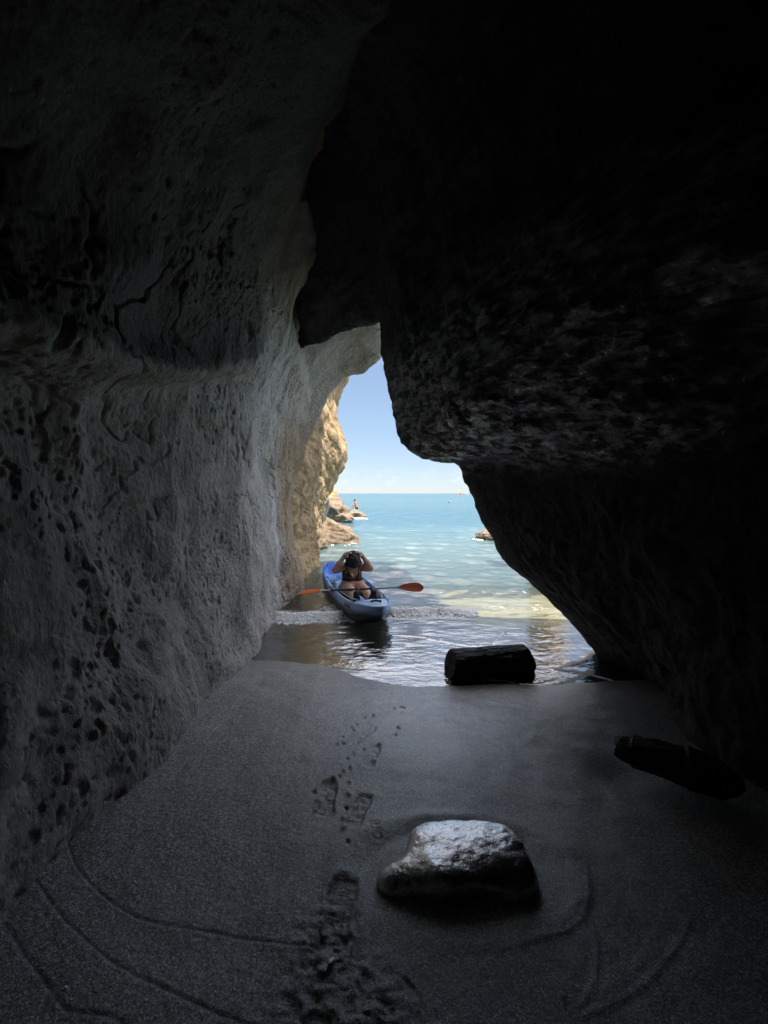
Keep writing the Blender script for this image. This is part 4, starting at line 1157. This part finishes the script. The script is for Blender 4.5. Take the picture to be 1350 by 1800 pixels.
# ------------------------------------------------------------------ rocks along the shore outside
def rock(c, size, seed, mat, label, rot=(0, 0, 0), name='rock', sub=5, sharp=.22):
    bm = bmesh.new(); bmesh.ops.create_icosphere(bm, subdivisions=sub, radius=1)
    v = np.array([p.co for p in bm.verts])
    rg = np.random.default_rng(seed)
    for _ in range(16):                                          # chop flat facets like broken sandstone
        n = rg.normal(size=3); n /= np.linalg.norm(n); t = rg.uniform(.62, .9)
        dd = v @ n; v = v - n * (np.clip(dd - t, 0, None) * .9)[:, None]
    v = v * (1 + sharp * fbm(v * 1.3 + seed, 4) + .06 * ridged(v * np.array([1, 1, 5]) + seed, 3))[:, None]
    v = v * np.array(size)
    for p, q in zip(bm.verts, v): p.co = q
    me = bpy.data.meshes.new(name); bm.to_mesh(me); bm.free(); me.materials.append(mat)
    for f in me.polygons: f.use_smooth = True
    o = bpy.data.objects.new(name, me); COL.objects.link(o); o.location = c; o.rotation_euler = rot
    return tag(o, label, 'rock')
rock((-2.0, 15.5, .22), (1.0, 1.1, .62), 3, M['shore_rock'], 'broad low tan rock slab closest to the cave at the foot of the cliff', (0, R(12), .2))
rock((-2.45, 13.6, .1), (.5, .8, .5), 8, M['shore_rock'], 'small brown rock against the foot of the cliff left of the broad slab')
rock((-3.55, 27, .55), (1.15, 1.4, 1.15), 5, M['shore_rock'], 'tall rounded grey brown rock standing behind the broad slab', (0, R(18), 0))
rock((-2.75, 26.4, .2), (.75, 1.0, .55), 6, M['shore_rock'], 'dark low rock in front of the tall rounded one', (0, R(10), .4))
rock((-2.35, 31.5, .2), (.95, .9, .42), 7, M['shore_rock'], 'flat sunlit orange rock in front of the standing bather', (0, R(9), 0))
rock((-5.9, 43, .8), (.95, 1.3, 2.0), 9, M['cliff_rock'], 'square yellow rock farthest along the shore')
rock((-1.93, 13.25, 1.3), (.07, .22, .40), 12, M['cave_rock'], 'pale lens shaped stone leaning against the cliff', (0, R(16), 0))
rock((4.95, 16.4, .1), (1.05, .7, .36), 14, M['shore_rock'], 'small sunlit orange rock awash beside the right cave wall')
rock((4.05, 9.8, .9), (.36, .7, 2.1), 15, M['pale_rock'], 'narrow tan rock stack outside the mouth behind the right wall')

# ------------------------------------------------------------------ bather standing by the far rocks
def bather():
    b = Blob((-.62, -.3, -.05), (.4, .35, 1.85), .016, .016)
    # faces -x (left in the picture), leaning forward with one arm down to the rock
    for sd in (-1, 1):
        b.chain([(.06, sd * .09, .93), (.0 - .02 * sd, sd * .10, .50), (.07, sd * .10, .06)], [.10, .068, .042])
        b.chain([(.07, sd * .10, .045), (-.10, sd * .11, .03)], [.045, .03])
    b.cap((.06, -.07, .95), (.06, .07, .95), .12)
    b.chain([(.05, 0, .98), (-.02, 0, 1.2), (-.06, 0, 1.38)], [.13, .135, .13])
    b.chain([(-.07, -.17, 1.42), (-.07, 0, 1.44), (-.07, .17, 1.42)], [.065, .075, .065])
    b.chain([(-.07, -.18, 1.42), (-.17, -.21, 1.14), (-.38, -.20, .94)], [.058, .045, .03])
    b.chain([(-.07, .18, 1.42), (-.20, .21, 1.16), (-.42, .18, .98)], [.058, .045, .03])
    for sy in (-.20, .18):
        for k in range(4): b.cap((-.40, sy - .03 + .02 * k, .93), (-.46, sy - .035 + .023 * k, .86 + .01 * abs(k - 1.5)), .014, .011)
        b.cap((-.39, sy + .02, .95), (-.42, sy + .06, .91), .013, .011)
    b.chain([(-.09, 0, 1.46), (-.12, 0, 1.56)], [.058, .055])
    b.cap((-.14, 0, 1.66), (-.16, 0, 1.62), .098, .085); b.cap((-.235, 0, 1.63), (-.25, 0, 1.62), .018, .012)
    b.cap((-.17, 0, 1.555), (-.20, 0, 1.55), .04, .03)
    V, F = b.mesh(); V = smooth_mesh(V, F, 1)
    root = empty('person', (-2.62, 37.5, -.42), 'bare chested bather in dark shorts standing by the rocks at the water', 'person')
    new_mesh('body', V, F, M['skin_tan'], True, root)
    shell('shorts', V, F, (V[:, 2] < 1.04) & (V[:, 2] > .56) & (V[:, 0] > -.16), .012, M['shorts'], root)
    shell('hair', V, F, (V[:, 2] > 1.66 - .5 * (V[:, 0] + .12)) & (V[:, 2] > 1.6), .012, M['hair'], root)
bather()

# ------------------------------------------------------------------ far out on the water
kb = build_kayak('kayak', M['kayak_orange'], (13.8, 84, 0), R(75), 'tiny pale orange kayak far out on the sea', detail=False)
kb.scale = (.55, .55, .55)
def buoy():
    root = empty('buoy', (51.5, 268, -.2), 'red buoy just under the horizon near the right cave wall', 'buoy')
    for nm, prof, mat in (('float', [(0, -.3), (.8, -.25), (.95, .2), (.7, .6), (0, .65)], M['red_plastic']), ('marker', [(.25, .6), (.18, 1.7), (.4, 1.75), (.35, 2.2), (0, 2.3)], M['red_plastic'])):
        vs, fs = [], []; k = 20
        for r, z in prof:
            for j in range(k): vs.append((r * math.cos(2 * math.pi * j / k), r * math.sin(2 * math.pi * j / k), z))
        for i in range(len(prof) - 1):
            for j in range(k): fs.append((i * k + j, i * k + (j + 1) % k, (i + 1) * k + (j + 1) % k, (i + 1) * k + j))
        new_mesh(nm, vs, fs, mat, True, root)
buoy()
def far_boat():
    root = empty('boat', (124, 600, 0), 'small white boat with a red stripe on the horizon', 'boat')
    def hullm(name, z0, z1, k, mat):
        vs, fs = [], []; xs_ = np.linspace(-4, 4, 17)
        for z, g in ((z0, k * .9), (z1, k)):
            for xx in xs_: vs.append((xx, -g * 1.2 * (1 - (abs(xx) / 4) ** 3) ** .5, z))
            for xx in xs_[::-1]: vs.append((xx, g * 1.2 * (1 - (abs(xx) / 4) ** 3) ** .5, z))
        n = 34
        for j in range(n): fs.append((j, (j + 1) % n, n + (j + 1) % n, n + j))
        fs.append(tuple(range(n, 2 * n))); new_mesh(name, vs, fs, mat, False, root)
    hullm('hull', -.2, .7, 1, M['white_plastic']); hullm('stripe', .703, .95, 1.02, M['red_plastic'])
    bm = bmesh.new(); bmesh.ops.create_cube(bm, size=1); bmesh.ops.scale(bm, vec=(2.2, 1.4, .9), verts=bm.verts); bmesh.ops.bevel(bm, geom=bm.edges[:], offset=.15, segments=2, affect='EDGES')
    me = bpy.data.meshes.new('cabin'); bm.to_mesh(me); bm.free(); me.materials.append(M['white_plastic']); o = bpy.data.objects.new('cabin', me); COL.objects.link(o); o.parent = root; o.location = (-.5, 0, 1.4)
far_boat()
